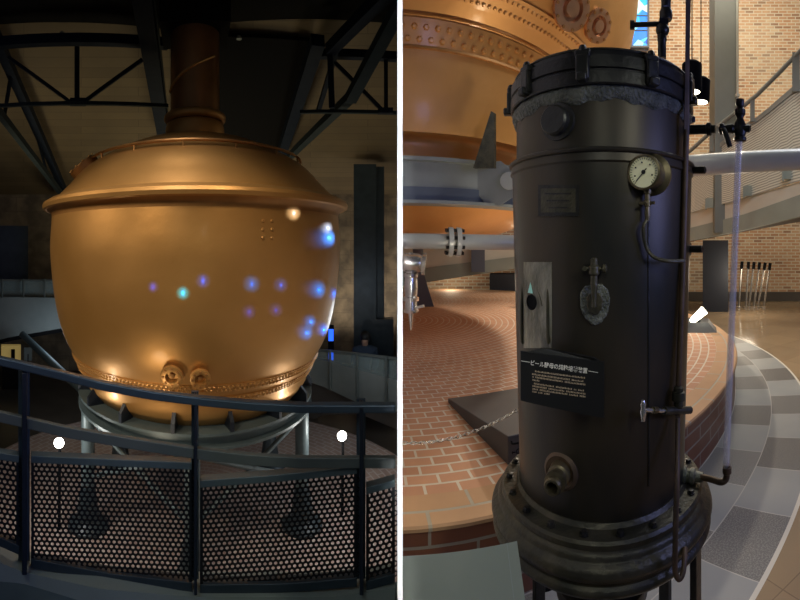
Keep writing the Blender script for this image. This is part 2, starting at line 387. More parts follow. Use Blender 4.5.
def cutx(bm, s, x0=0.012):
    bmesh.ops.remove_doubles(bm, verts=bm.verts, dist=1e-5)
    bmesh.ops.bisect_plane(bm, geom=bm.verts[:]+bm.edges[:]+bm.faces[:], dist=1e-6, plane_co=(x0*s, 0, 0), plane_no=(-s, 0, 0), clear_outer=True)
    return bm
def ribbon(bm, st, t, step=12, uv=False):
    """curved solid round the eye point: st = [(px, y_top, y_bottom, d)], radial thickness t"""
    p0, p1 = st[0][0], st[-1][0]; n = max(2, int((p1-p0)/step)); q = []
    for i in range(n+1):
        px = p0+(p1-p0)*i/n; yt, yb, d = interp(st, px)
        zt, zb = zy(yt, d), zy(yb, d)
        q.append([bm.verts.new(pol(px, d, zt)), bm.verts.new(pol(px, d, zb)), bm.verts.new(pol(px, d+t, zb)), bm.verts.new(pol(px, d+t, zt))])
    L = bm.loops.layers.uv.verify() if uv else None
    for i, (a, b) in enumerate(zip(q, q[1:])):
        for k in range(4):
            f = bm.faces.new((a[k], a[(k+1) % 4], b[(k+1) % 4], b[k]))
            if uv:
                for lp, (u, v) in zip(f.loops, ((i/n, 1 if k in (0, 3) else 0), (i/n, 1 if k in (2, 3) else 0), ((i+1)/n, 1 if k in (2, 3) else 0), ((i+1)/n, 1 if k in (0, 3) else 0))): lp[L].uv = (u, v)
    bm.faces.new(q[0]); bm.faces.new(q[-1])
    return bm
def polar_slab(bm, a0, a1, r0, z0, r1, z1, t=0.1, n=40):
    q = []
    for i in range(n+1):
        a = a0+(a1-a0)*i/n; s, c = math.sin(a), math.cos(a)
        q.append([bm.verts.new((r0*s, r0*c, z0)), bm.verts.new((r1*s, r1*c, z1)), bm.verts.new((r1*s, r1*c, z1+t)), bm.verts.new((r0*s, r0*c, z0+t))])
    for a, b in zip(q, q[1:]):
        for k in range(4): bm.faces.new((a[k], a[(k+1) % 4], b[(k+1) % 4], b[k]))
    bm.faces.new(q[0]); bm.faces.new(q[-1]); return bm
def prism(bm, poly, vec):
    a = [bm.verts.new(Vector(p)) for p in poly]; b = [bm.verts.new(Vector(p)+Vector(vec)) for p in poly]
    bm.faces.new(a); bm.faces.new(b[::-1]); n = len(a)
    for i in range(n): bm.faces.new((a[i], a[(i+1) % n], b[(i+1) % n], b[i]))
    return bm
def beam(bm, p0, p1, w, h):
    p0, p1 = Vector(p0), Vector(p1); x, y = frame_of(p1-p0)
    vs = [[bm.verts.new(p+x*sx*w/2+y*sy*h/2) for sx, sy in ((-1, -1), (1, -1), (1, 1), (-1, 1))] for p in (p0, p1)]
    bm.faces.new(vs[0]); bm.faces.new(vs[1])
    for k in range(4): bm.faces.new((vs[0][k], vs[0][(k+1) % 4], vs[1][(k+1) % 4], vs[1][k]))
    return bm
def dome_rivet(bm, p, n, r, seg=8):
    n = Vector(n).normalized(); x, y = frame_of(n); p = Vector(p); rings = []
    for t, k in ((0, 1), (0.45, 0.85), (0.75, 0.5)):
        rings.append([bm.verts.new(p+n*r*t+(x*math.cos(2*PI*i/seg)+y*math.sin(2*PI*i/seg))*r*k) for i in range(seg)])
    for a, b in zip(rings, rings[1:]):
        for i in range(seg): bm.faces.new((a[i], a[(i+1) % seg], b[(i+1) % seg], b[i]))
    bm.faces.new(rings[-1]); return bm
def S_(D, rpx, y): a = rpx/F; return (D*math.sin(a), ZC-(y-HZ)/F*D*math.cos(a))      # profile point from the outline
def N_(D, r, y): return (r, ZC-(y-HZ)/F*(D-r))                                        # profile point from the near side
def spline(prof, n=5):
    P = [Vector((r, z, 0)) for r, z in prof]
    return [(v.x, v.y) for v in smooth_path(P, n)]

# ================================================================== THE SETTING
A = -2.4
# white partition between the two halls, seen end on
bm = B(); box(bm, (0, 1.0+6.8, 1.9), (0.0125, 13.6, 8.2)); struct(obj('wall_middle', bm, M['wallpaint'], smooth=False))
LZ = -2.1                                  # lower floor of the kettle hall
bm = B(); polar_slab(bm, -1.75, -0.001, 1.99, LZ-0.1, 12.6, LZ-0.1, 0.1); struct(obj('floor_lower', bm, M['void'], smooth=False))
bm = B(); polar_slab(bm, -1.75, -0.004, 0.25, -0.12, 1.98, -0.12, 0.12); struct(obj('floor_walkway', bm, M['teal_steel'], smooth=False))
bm = B(); polar_slab(bm, -1.75, -0.001, 12.5, LZ, 12.8, LZ, 6.5, n=60); struct(obj('wall_left', bm, M['stone'], smooth=False))
CZ0, CZ1 = 3.02, 5.80
bm = B(); polar_slab(bm, -1.75, -0.001, 12.5, CZ0, 4.6, CZ1, 0.2, n=60); struct(obj('ceiling_left', bm, M['plank'], smooth=False))
def ceil_z(d): return CZ0+(12.5-d)/7.9*(CZ1-CZ0)
def ceil_d(py):                             # where the sight line of row py meets the sloping lining
    k = (HZ-py)/F; s = (CZ1-CZ0)/7.9
    return (CZ0-ZC+12.5*s)/(k+s)
# right hall
bm = B()
n = 60; vs = [bm.verts.new((0.01, -1.2, 0))]
for i in range(n+1):
    a = 0.0009+1.75*i/n; vs.append(bm.verts.new((12.1*math.sin(a), 12.1*math.cos(a), 0)))
vs.append(bm.verts.new((12.0, -1.2, 0)))
f = bm.faces.new(vs); r = bmesh.ops.extrude_face_region(bm, geom=[f]); bmesh.ops.translate(bm, verts=[v for v in r['geom'] if isinstance(v, bmesh.types.BMVert)], vec=(0, 0, -0.1))
struct(obj('floor', bm, M['floor'], loc=(PC.x, PC.y, 0), smooth=False))
bm = B(); polar_slab(bm, 0.001, 1.75, 11.8, 0, 12.1, 0, 10.5, n=60); struct(obj('wall_right', bm, M['brickwall'], smooth=False))
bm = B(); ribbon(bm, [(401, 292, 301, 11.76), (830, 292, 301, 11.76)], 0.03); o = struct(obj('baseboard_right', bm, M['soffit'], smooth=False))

# ================================================================== LEFT HALL
KD, KPX = 5.9, 195.0
KC = pol(KPX, KD, 0)
def K(name_unused=None): pass
kt = thing('copper_kettle', (KC.x, KC.y, LZ+0.9), 'huge bronze copper brewing kettle behind the perforated railing, blue light spots on its belly', 'kettle')
rim_b = N_(KD, 2.03, 190.5)
# belly
prof = [N_(KD, 1.93, 206), S_(KD, 145, 245), S_(KD, 144, 265), S_(KD, 141.5, 290), S_(KD, 137, 315), S_(KD, 128, 340), S_(KD, 119, 362)]
bandr = S_(KD, 119, 362)
b2 = N_(KD, 1.55, 405); b1 = N_(KD, 1.655, 386)
prof = prof[:-2]+[(1.765, S_(KD, 131, 335)[1]), b1, b2]
belly_prof = spline(prof, 6)
bm = B(); lathe(bm, KC, belly_prof, 128); obj('belly', bm, M['copper'], kt)
# bottom bowl
bot = spline([b2, N_(KD, 1.47, 419), N_(KD, 1.27, 428), (0.95, b2[1]-0.42), (0.4, b2[1]-0.52), (0.01, b2[1]-0.54)], 5)
bm = B(); lathe(bm, KC, bot, 96); obj('bottom_bowl', bm, M['copper'], kt)
# rim
rz = rim_b[1]
bm = B(); lathe(bm, KC, [(1.88, rz+0.10), (1.97, rz+0.085), (2.04, rz+0.045), (2.055, rz+0.01), (2.045, rz-0.03), (2.02, rz-0.045), (1.96, rz-0.03), (1.88, rz)], 128, closed=True); obj('rim', bm, M['copper'], kt)
tz = N_(KD, 1.93, 206)[1]
bm = B(); lathe(bm, KC, spline([(2.0, rz-0.035), (1.955, rz-0.07), (1.935, (rz+tz)/2-0.03), (1.93, tz)], 4), 128); obj('rim_cove', bm, M['copper_dark'], kt)  # darker copper paints the shade under the rim
# dome
z0 = rz+0.09
dome = spline([(1.90, z0), S_(KD, 127, 187), S_(KD, 107, 168), S_(KD, 68, 149), (0.42, zy(139, KD))], 6)
bm = B(); lathe(bm, KC, dome, 96); obj('dome', bm, M['copper'], kt)
# seam rail round the dome shoulder
sr, sz = S_(KD, 107, 168)
bm = B(); tube(bm, [(KC.x+(sr-0.02)*math.cos(t*PI/32), KC.y+(sr-0.02)*math.sin(t*PI/32), sz+0.075) for t in range(64)], 0.018, 8, closed=True); obj('dome_rail', bm, M['copper_dark'], kt)
for k in range(16):
    a = k*PI/8; p = Vector((KC.x+(sr-0.02)*math.cos(a), KC.y+(sr-0.02)*math.sin(a), sz)); bm = B(); cyl(bm, p+Vector((0, 0, -0.03)), p+Vector((0, 0, 0.08)), 0.012, seg=6)
    obj('rail_peg', bm, M['copper_dark'], kt)
# neck
nz = zy(139, KD)
bm = B(); lathe(bm, KC, [(0.335, nz-0.1), (0.335, nz+1.42)], 48); obj('neck_pipe', bm, M['neck'], kt)
bm = B()
prof = []
for k in range(24):
    a = 2*PI*k/24; prof.append((0.37+0.055*math.cos(a), nz+0.27+0.06*math.sin(a)))
lathe(bm, KC, prof, 48, closed=True)
prof = []
for k in range(24):
    a = 2*PI*k/24; prof.append((0.37+0.035*math.cos(a), nz+0.08+0.12*math.sin(a)))
lathe(bm, KC, prof, 48, closed=True); obj('neck_collar', bm, M['copper'], kt)
bm = B()
hx = []
for k in range(40):
    t = k/39; a = -PI/2-0.9+t*2.2; hx.append((KC.x+0.34*math.cos(a), KC.y+0.34*math.sin(a), nz+0.62+t*0.42))
tube(bm, hx, 0.02, 6); obj('neck_seam', bm, M['copper'], kt)
bm = B(); box(bm, (KC.x, KC.y, nz+1.42+0.35), (0.92, 0.8, 0.7), Matrix.Rotation(-az(195), 3, 'Z')); tag(obj('duct_box', bm, M['black'], loc=(KC.x, KC.y, nz+1.42), smooth=False), 'black duct box that the kettle neck runs up into under the roof', 'duct')
# hatch on the dome, upper left
def on_dome(px, r):       # point on the dome at azimuth px on the near-left side
    for (ra, za), (rb, zb) in zip(dome, dome[1:]):
        if rb <= r <= ra:
            return za+(zb-za)*(ra-r)/(ra-rb)
    return dome[-1][1]
def around(rad, ang, z): return Vector((KC.x+rad*math.sin(ang), KC.y-rad*math.cos(ang), z))   # ang 0 faces -Y
face = math.atan2(-KC.x, KC.y)            # angle that faces the eye
hp = around(1.5, face-1.2, on_dome(0, 1.5)); nrm = (Vector((hp.x-KC.x, hp.y-KC.y, 0)).normalized()+Vector((0, 0, 1.25))).normalized()
bm = B(); turned(bm, hp-nrm*0.02, nrm, [(0, 0.2), (0.08, 0.2), (0.085, 0.17), (0.10, 0.165), (0.11, 0.0)], 24); h = obj('hatch', bm, M['copper_dark'], kt)
x, y = frame_of(nrm)
for k in range(10):
    a = k*PI/5; bm = B(); dome_rivet(bm, hp+nrm*0.08+(x*math.cos(a)+y*math.sin(a))*0.182, nrm, 0.015); obj('bolt', bm, M['copper'], h)
# rivet bands near the foot
def rivet_band(name, r, z, drop, parent, m, rr, n=300, c=None, rows=2, a0=0, a1=2*PI, cut=None, slope=None):
    c = c or KC; bm = B()
    lathe(bm, c, [(r+0.004, z+0.005), (r+0.016, z), (r+0.016-drop[0], z-drop[1]), (r-drop[0], z-drop[1]-0.005)], 128)
    nv = Vector((drop[1], 0, -drop[0])).normalized()
    for k in range(n):
        for q in range(rows):
            a = a0+(a1-a0)*(k+0.5*(q % 2))/n; t = (0.3, 0.72)[q] if rows == 2 else 0.5
            rad = r+0.016-drop[0]*t; p = Vector((c.x+rad*math.sin(a), c.y-rad*math.cos(a), z-drop[1]*t))
            dome_rivet(bm, p, (nv.x*math.sin(a), -nv.x*math.cos(a), nv.z), rr, 6)
    if cut: cutx(bm, cut)
    return obj(name, bm, m, parent)
rivet_band('rivet_band', b1[0]-0.005, b1[1], (0.05, 0.09), kt, M['copper'], 0.019, 110, a0=face-1.6, a1=face+1.6)
rivet_band('rivet_band', b2[0]+0.035, b2[1]+0.085, (0.04, 0.07), kt, M['copper'], 0.017, 110, a0=face-1.6, a1=face+1.6)
# six rivets on the belly
def belly_r(z):
    for (ra, za), (rb, zb) in zip(belly_prof, belly_prof[1:]):
        if zb <= z <= za: return ra+(rb-ra)*(za-z)/(za-zb)
    return belly_prof[0][0] if z > belly_prof[0][1] else belly_prof[-1][0]
def hit(px, py):                            # where the sight line of a pixel meets the belly
    a = az(px); d = 3.0
    while d < 6.5:
        p = Vector((d*math.sin(a), d*math.cos(a), zy(py, d)))
        if math.hypot(p.x-KC.x, p.y-KC.y) <= belly_r(p.z): return p
        d += 0.003
    return None
def bnormal(p):
    dr = (belly_r(p.z+0.03)-belly_r(p.z-0.03))/0.06
    v = Vector((p.x-KC.x, p.y-KC.y, 0)).normalized(); return (v-Vector((0, 0, dr))).normalized()
for px in (263, 272):
    for py in (221, 229.5, 238):
        p = hit(px, py); bm = B(); dome_rivet(bm, p-bnormal(p)*0.004, bnormal(p), 0.022, 10); obj('rivet', bm, M['copper'], kt)
# flanged drain ports
for px, py, rr in ((173, 373, 0.112), (200, 375, 0.10)):
    p = hit(px, py); nn = bnormal(p); nn = (nn+Vector((0, 0, 0.25))).normalized()
    bm = B(); turned(bm, p-nn*0.05, nn, [(0, rr*0.7), (0.10, rr*0.7), (0.10, rr), (0.135, rr), (0.14, rr*0.9), (0.14, rr*0.55), (0.10, rr*0.5), (0.10, 0)], 32)
    pf = obj('drain_port', bm, M['copper'], kt)
    x, y = frame_of(nn)
    for k in range(8):
        a = k*PI/4; q = p+nn*0.08+(x*math.cos(a)+y*math.sin(a))*rr*0.78; bm = B(); turned(bm, q, nn, [(0, 0.014), (0.02, 0.014), (0.021, 0)], 6); obj('bolt', bm, M['copper_dark'], pf)
    bm = B(); turned(bm, p+nn*0.02, nn, [(0, rr*0.3), (0.045, rr*0.25), (0.05, 0)], 12); obj('plug', bm, M['copper_dark'], pf)
# kettle stand
st = thing('kettle_stand', (KC.x, KC.y, LZ+0.14), 'teal steel ring stand on round legs under the bronze kettle', 'stand')
rt = N_(KD, 1.52, 432)[1]; rb = N_(KD, 1.52, 449)[1]
bm = B(); lathe(bm, KC, [(1.58, rt), (1.58, rt-0.03), (1.50, rt-0.03), (1.50, rb+0.03), (1.58, rb+0.03), (1.58, rb), (1.36, rb), (1.36, rb+0.03), (1.45, rb+0.03), (1.45, rt-0.03), (1.36, rt-0.03), (1.36, rt)], 96, closed=True)
obj('ring_beam', bm, M['teal_steel'], st)
for px in (95, 188, 306):
    a = face+math.asin(max(-1, min(1, 0)))
    if px == 188: p = around(1.47, face-0.02, 0)
    elif px == 95: p = around(1.49, face-1.1, 0)
    else: p = around(1.49, face+1.1, 0)
    bm = B(); cyl(bm, (p.x, p.y, LZ+0.2), (p.x, p.y, rb+0.01), 0.085, seg=20); lg = obj('leg', bm, M['teal_steel'], st)
    bm = B(); turned(bm, (p.x, p.y, LZ+0.14), (0, 0, 1), [(0, 0.26), (0.03, 0.26), (0.10, 0.15), (0.45, 0.10), (0.5, 0.085)], 16); obj('foot', bm, M['teal_dark'], lg)
for s in (2.2, -2.2):
    p = around(1.47, face+s, 0)
    bm = B(); cyl(bm, (p.x, p.y, LZ+0.2), (p.x, p.y, rb+0.01), 0.085, seg=20); lg = obj('leg', bm, M['teal_steel'], st)
    bm = B(); turned(bm, (p.x, p.y, LZ+0.14), (0, 0, 1), [(0, 0.26), (0.03, 0.26), (0.10, 0.15), (0.45, 0.10), (0.5, 0.085)], 16); obj('foot', bm, M['teal_dark'], lg)
# brackets between ring and bowl
for k in range(8):
    a = face-1.35+k*2.7/7+0.05
    x = Vector((math.sin(a), -math.cos(a), 0)); y = Vector((x.y, -x.x, 0))
    p = Vector((KC.x, KC.y, rt))+x*1.385
    bm = B(); prism(bm, [p-y*0.02, p+x*0.20-y*0.02, p+x*0.20+Vector((0, 0, 0.10))-y*0.02, p+x*0.10+Vector((0, 0, 0.22))-y*0.02, p+Vector((0, 0, 0.16))-y*0.02], y*0.04)
    obj('gusset', bm, M['navy'], st, smooth=False)
# cross braces
for s0, s1 in ((-1.1, -0.02), (-0.02, 1.1)):
    p, q = around(1.47, face+s0, rb-0.08), around(1.47, face+s1, LZ+0.75)
    bm = B(); cyl(bm, p, q, 0.03, seg=10); obj('brace', bm, M['teal_steel'], st)
    p, q = around(1.47, face+s1, rb-0.08), around(1.47, face+s0, LZ+0.75)
    bm = B(); cyl(bm, p, q, 0.03, seg=10); obj('brace', bm, M['teal_steel'], st)
# drain valve hanging from the bowl
dv = around(1.35, face-0.22, 0); zt = bot[8][1]
# round brick plinth
bm = B(); lathe(bm, KC, [(0.001, LZ+0.14), (3.25, LZ+0.14), (3.3, LZ+0.12), (3.3, LZ), (0.001, LZ)], 96)
cutx(bm, -1); tag(obj('brick_plinth', bm, M['brick_left'], loc=(KC.x, KC.y, LZ), smooth=False), 'round dusky red brick plinth under the bronze kettle, seen through the railing mesh', 'plinth')

# perforated railing
FD = [(-40, 2.02), (22, 1.95), (195, 1.80), (361, 1.76), (397, 1.765)]
def fd(px): return interp(FD, px)[0]
def fz(px, py): return zy(py, fd(px))
rl = thing('railing', pol(195, 1.8, 0), 'curved steel walkway railing with black perforated panels in front of the bronze kettle', 'railing')
def band(tab, half, t, inset=0.0, p0=None, p1=None):
    st_ = [(px, y-half, y+half, fd(px)+inset) for px, y in tab]
    if p0 is not None: st_ = [(q, *interp(st_, q)) for q in [p0+(p1-p0)*i/8 for i in range(9)]]
    return ribbon(B(), st_, t, 8)
HR = [(-40, 354), (5, 363), (60, 376), (100, 386.5), (150, 396), (197, 402), (250, 407), (300, 409.5), (395.5, 409.5)]
MR = [(-40, 409), (5, 418.5), (67, 433), (130, 444), (197, 454.5), (250, 460.5), (300, 463.5), (395.5, 463.5)]
obj('handrail', band(HR, 4.3, 0.045, -0.02), M['rail'], rl, bevel=0.006)
obj('mid_rail', band(MR, 5.2, 0.03, 0.0), M['midrail'], rl, bevel=0.003)
for (px, w, yt, yb, side) in ((24.5, 9.5, 372, 573, 0), (195.5, 6, 398, 593, 0), (361.5, 7.5, 406, 593, 0)):
    d = fd(px); wm = w/F*d
    bm = B(); a = az(px); R = Matrix.Rotation(-a, 3, 'Z')
    zt_, zb_ = zy(yt, d), max(0.0, zy(yb, d))
    box(bm, pol(px, d+0.03, (zt_+zb_)/2), (wm*0.55, 0.09, zt_-zb_), R); po = obj('post', bm, M['navy'], rl, bevel=0.004)
    bm = B(); box(bm, pol(px-0.5, d+0.085, (zt_+zb_)/2), (wm*1.25, 0.02, zt_-zb_), R); obj('post_flange', bm, M['rail'], po)
def perf(px0, px1, T, Bm, inset):
    """perforated plate between columns px0..px1 following the railing's curve; real round holes"""
    bm = B(); pit = 5.25; nu = int((px1-px0)/pit); pit = (px1-px0)/nu; rowh = pit*0.866
    def mp(u, v):
        d = fd(u)+inset; yt = interp(T, u)[0]; yb = interp(Bm, u)[0]; h = yb-yt
        return pol(u, d, zy(yt+min(max(v, 0), h), d))
    cache = {}
    def vert(u, v):
        k = (round(u*50), round(v*50))
        if k not in cache: cache[k] = bm.verts.new(mp(u, v))
        return cache[k]
    hmax = max(interp(Bm, px0)[0]-interp(T, px0)[0], interp(Bm, px1)[0]-interp(T, px1)[0])
    for j in range(int(hmax/rowh)+1):
        v = (j+0.6)*rowh
        for i in range(nu):
            u = px0+(i+0.5+(0.5 if j % 2 else 0))*pit
            if u+pit*0.5 > px1+0.5*pit+0.01: continue
            h = interp(Bm, u)[0]-interp(T, u)[0]
            if v+rowh*0.6 > h: continue
            hexa = []
            Rr = pit/math.sqrt(3)
            for k in range(6):
                a = PI/6+k*PI/3; b2_ = a+PI/3
                hexa.append((u+Rr*math.cos(a), v+Rr*math.sin(a))); hexa.append((u+Rr*(math.cos(a)+math.cos(b2_))/2, v+Rr*(math.sin(a)+math.sin(b2_))/2))
            hr = pit*0.33
            hole = [(u+hr*math.cos(PI/6+k*PI/6), v+hr*math.sin(PI/6+k*PI/6)) for k in range(12)]
            ho = [vert(*p) for p in hexa]; hi = [bm.verts.new(mp(*p)) for p in hole]
            for k in range(12):
                try: bm.faces.new((ho[k], ho[(k+1) % 12], hi[(k+1) % 12], hi[k]))
                except ValueError: pass
    return bm
panels = [(-38, 19, [(-38, 452), (19, 461)], [(-38, 524), (19, 549)], 0.05),
          (31, 192, [(31, 461), (192, 468)], [(31, 562), (110, 577), (192, 586)], 0.05),
          (200, 357, [(200, 486), (280, 480), (357, 472)], [(200, 588), (290, 587), (357, 581)], 0.05),
          (366, 395, [(366, 493), (395, 485)], [(366, 585), (395, 577)], 0.05)]
for px0, px1, T, Bm, ins in panels:
    o = obj('perforated_panel', perf(px0, px1, T, Bm, ins), M['mesh_black'], rl, smooth=False)
    sm = o.modifiers.new('plate', 'SOLIDIFY'); sm.thickness = 0.0025
    ribs = [(px, interp(T, px)[0]-5, interp(T, px)[0]+2, fd(px)+ins-0.02) for px in [px0+(px1-px0)*k/6 for k in range(7)]]
    bm = ribbon(B(), ribs, 0.05, 8); obj('panel_top_rail', bm, M['teal_steel'], rl, bevel=0.002)
    ribs = [(px, interp(Bm, px)[0]-3, interp(Bm, px)[0]+6, fd(px)+ins-0.02) for px in [px0+(px1-px0)*k/6 for k in range(7)]]
    bm = ribbon(B(), ribs, 0.05, 8); obj('panel_bottom_rail', bm, M['teal_dark'], rl, bevel=0.002)
    for e, q in ((px0, 1.5), (px1, -1.5)):
        d = fd(e)+ins-0.005; t, b_ = zy(interp(T, e)[0], d), zy(interp(Bm, e)[0]+3, d)
        bm = B(); box(bm, pol(e+q, d, (t+b_)/2), (0.012, 0.02, t-b_), Matrix.Rotation(-az(e), 3, 'Z')); obj('panel_stile', bm, M['mesh_black'], rl)
# kerb at the foot of the railing
bm = ribbon(B(), [(-40, 545, 600, 2.0), (22, 572, 600, 1.97), (100, 589, 605, 1.84), (195, 597, 606, 1.81), (330, 597, 606, 1.78), (395, 588, 606, 1.785)], 0.14, 8)
tag(obj('kerb', bm, M['beam'], loc=pol(195, 1.8, 0)), 'pale grey kerb along the foot of the perforated railing', 'kerb')

# floor spotlights, left hall
def flood(px, py, d, zf, label, aim, m='lamp', s=1.0):
    p = pt(px, py, d); t = thing('floor_spotlight', (p.x, p.y, zf), label, 'spotlight')
    ax = (Vector(aim)-p).normalized()
    bm = B(); turned(bm, p-ax*0.16*s, ax, [(0, 0.05*s), (0.02, 0.075*s), (0.15*s, 0.10*s), (0.158*s, 0.10*s)], 20); obj('housing', bm, M['black'], t)
    bm = B(); turned(bm, p, ax, [(0, 0.088*s), (0.008, 0.088*s), (0.010, 0.0)], 20); obj('lens', bm, M[m], t)
    bm = B(); cyl(bm, (p.x, p.y, zf+0.03), p-ax*0.1*s, 0.018, seg=8); obj('stem', bm, M['black'], t)
    bm = B(); turned(bm, (p.x, p.y, zf), (0, 0, 1), [(0, 0.12*s), (0.03, 0.12*s), (0.035, 0)], 16); obj('base', bm, M['black'], t)
    return t, p
f1, fp1 = flood(59, 443, 5.3, LZ+0.14 if False else LZ, 'bright white floor spotlight left of the bronze kettle', (-1.8, 1.0, 1.6), s=0.7)
f2, fp2 = flood(342, 436, 5.6, LZ, 'bright white floor spotlight right of the bronze kettle', (-1.2, 1.0, 1.6), s=0.7)

# balcony at far left
bp = thing('balcony', pol(30, 9.5, LZ), 'grey curved balcony parapet with glass balustrade at far left beyond the kettle', 'balcony')
obj('parapet', ribbon(B(), [(-40, 298, 352, 9.5), (5, 297, 338, 9.5), (75, 298, 326, 9.6), (110, 298, 322, 9.7)], 0.2), M['parapet'], bp)
obj('glass_panel', ribbon(B(), [(-40, 281, 297, 9.55), (110, 282, 298, 9.75)], 0.015), M['balglass'], bp)
obj('handrail', ribbon(B(), [(-40, 279, 281, 9.5), (110, 280, 282, 9.7)], 0.06), M['midrail'], bp)
for px in (-20, 2, 23.5, 44.5):
    bm = B(); cyl(bm, pt(px, 298, 9.5), pt(px, 279, 9.5), 0.022, seg=8); obj('post', bm, M['midrail'], bp)
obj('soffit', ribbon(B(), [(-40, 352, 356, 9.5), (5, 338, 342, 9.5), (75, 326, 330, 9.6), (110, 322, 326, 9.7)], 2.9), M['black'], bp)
bm = B(); box(bm, pt(8, 258, 11.3), (1.05, 0.3, 1.68), Matrix.Rotation(-az(14), 3, 'Z')); p = pt(14, 259, 11.3)
tag(obj('wall_panel', bm, M['teal_dark'], loc=(p.x, p.y, p.z-0.87)), 'tall dark teal panel above the far left balcony', 'panel')
# lower level case and notice
bm = B(); box(bm, pt(11, 353, 11.0), (0.5, 0.2, 0.4), Matrix.Rotation(-az(11), 3, 'Z')); p = pt(11, 353, 11.0)
dc = thing('display_case', (p.x, p.y, LZ), 'small yellow lit display case under the far left balcony', 'display case')
obj('lit_front', bm, M['litsign'], dc)
bm = B(); box(bm, (p.x, p.y, (p.z-0.2+LZ)/2), (0.45, 0.25, p.z-0.2-LZ), Matrix.Rotation(-az(11), 3, 'Z')); obj('cabinet', bm, M['black'], dc)
bm = B(); box(bm, pt(13, 354, 10.8), (0.10, 0.1, 0.22), Matrix.Rotation(-az(11), 3, 'Z')); obj('exhibit', bm, M['black'], dc)
p = pt(28, 354, 10.6)
nb = thing('notice_board', (p.x, p.y, LZ), 'small grey notice board beside the yellow lit case', 'notice board')
bm = B(); box(bm, p, (0.2, 0.03, 0.32), Matrix.Rotation(-az(28), 3, 'Z')); obj('board', bm, M['parapet'], nb)
bm = B(); cyl(bm, (p.x, p.y, LZ), (p.x, p.y, p.z), 0.02, seg=8); obj('post', bm, M['black'], nb)
pa, pb = pt(22, 334, 9.2), pt(84, 392, 7.9)
bm = B(); cyl(bm, pa, pb, 0.075, seg=14); tag(obj('brace_tube', bm, M['teal_steel'], loc=pb), 'slanting grey steel tube under the far left balcony', 'steel tube')

# balcony at right of the kettle
br_ = thing('balcony', pol(360, 8.3, LZ), 'pale curved parapet with glass balustrade right of the bronze kettle, by the stone wall', 'balcony')
obj('parapet', ribbon(B(), [(250, 352, 372, 9.4), (318, 359, 384, 8.9), (360, 370, 404, 8.3), (398, 381, 412, 8.0)], 0.2), M['parapet'], br_)
obj('glass_panel', ribbon(B(), [(250, 346, 352, 9.45), (318, 351, 359, 8.95), (360, 356, 370, 8.35), (398, 361, 381, 8.05)], 0.015), M['balglass'], br_)
obj('handrail', ribbon(B(), [(250, 343.5, 346, 9.4), (318, 349, 351, 8.9), (360, 353.5, 355.5, 8.3), (398, 358, 360.5, 8.0)], 0.06), M['midrail'], br_)
for px, y0, y1 in ((300, 382, 348), (330, 390, 350), (357, 400, 354), (386, 408, 357)):
    d = interp([(250, 9.4), (318, 8.9), (360, 8.3), (398, 8.0)], px)[0]-0.05
    bm = B(); cyl(bm, pt(px, y0, d), pt(px, y1, d), 0.025, seg=8); obj('post', bm, M['midrail'], br_)
bm = ribbon(B(), [(250, 372, 470, 9.5), (318, 384, 415, 9.0), (360, 404, 414, 8.4), (398, 412, 430, 8.1)], 0.1)
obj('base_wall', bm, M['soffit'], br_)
# stone wall column
cp = thing('steel_column', pol(366, 10.4, LZ), 'tall dark teal steel box column in front of the stone wall', 'column')
zt_ = zy(166, 10.4)
R = Matrix.Rotation(-az(366), 3, 'Z')
bm = B(); box(bm, pol(365, 10.4, (zt_+LZ)/2), (22/F*10.4, 0.5, zt_-LZ), R); obj('shaft', bm, M['teal_dark'], cp, smooth=False)
bm = B(); box(bm, pol(380, 10.6, (zt_+LZ)/2), (8/F*10.4, 0.35, zt_-LZ-0.02), R); obj('side_plate', bm, M['teal_dark'], cp, smooth=False)
bm = B(); box(bm, pol(383, 10.35, (zy(318, 10.4)+LZ)/2), (20/F*10.4, 0.3, zy(318, 10.4)-LZ), R); obj('plinth_box', bm, M['teal_dark'], cp, smooth=False)
# blue screen and its reflection kiosk
p = pt(331, 335, 9.6)
ks = thing('screen_kiosk', (p.x, p.y, LZ), 'small blue lit upright screen and its reflection at the right edge of the bronze kettle', 'screen')
R = Matrix.Rotation(-az(331), 3, 'Z')
bm = B(); box(bm, p, (0.11, 0.04, 0.26), R); obj('screen', bm, M['screen'], ks)
bm = B(); box(bm, pt(331, 356, 9.6), (0.11, 0.04, 0.24), R); obj('screen', bm, M['screen'], ks)  # reflection of the upper screen, built as a second glowing panel
bm = B(); box(bm, pt(331, 345, 9.62), (0.13, 0.03, 0.9), R); obj('stand', bm, M['black'], ks)
bm = B(); cyl(bm, (p.x, p.y+0.03, LZ), (p.x, p.y+0.03, p.z-0.4), 0.04, seg=8); obj('post', bm, M['black'], ks)
# person at the balustrade
def skin_fig(name, pts, edges, rad, m, parent, sub=2):
    me = bpy.data.meshes.new(name); me.from_pydata([tuple(p) for p in pts], edges, []); o = bpy.data.objects.new(name, me); COL.objects.link(o)
    sk = o.modifiers.new('skin', 'SKIN')
    for i, r_ in enumerate(rad): me.skin_vertices[0].data[i].radius = (r_, r_)
    me.skin_vertices[0].data[0].use_root = True
    sb = o.modifiers.new('sub', 'SUBSURF'); sb.levels = sub; sb.render_levels = sub
    bpy.context.view_layer.update(); dg = bpy.context.evaluated_depsgraph_get()
    me2 = bpy.data.meshes.new_from_object(o.evaluated_get(dg)); bpy.data.objects.remove(o)
    o2 = bpy.data.objects.new(name, me2); COL.objects.link(o2); o2.parent = parent; me2.materials.clear(); me2.materials.append(m)
    for p_ in me2.polygons: p_.use_smooth = True
    return o2
pp = pol(365, 9.3, LZ)
pe = thing('person', pp, 'person with black hair and dark blue jacket standing at the balustrade by the steel column', 'person')
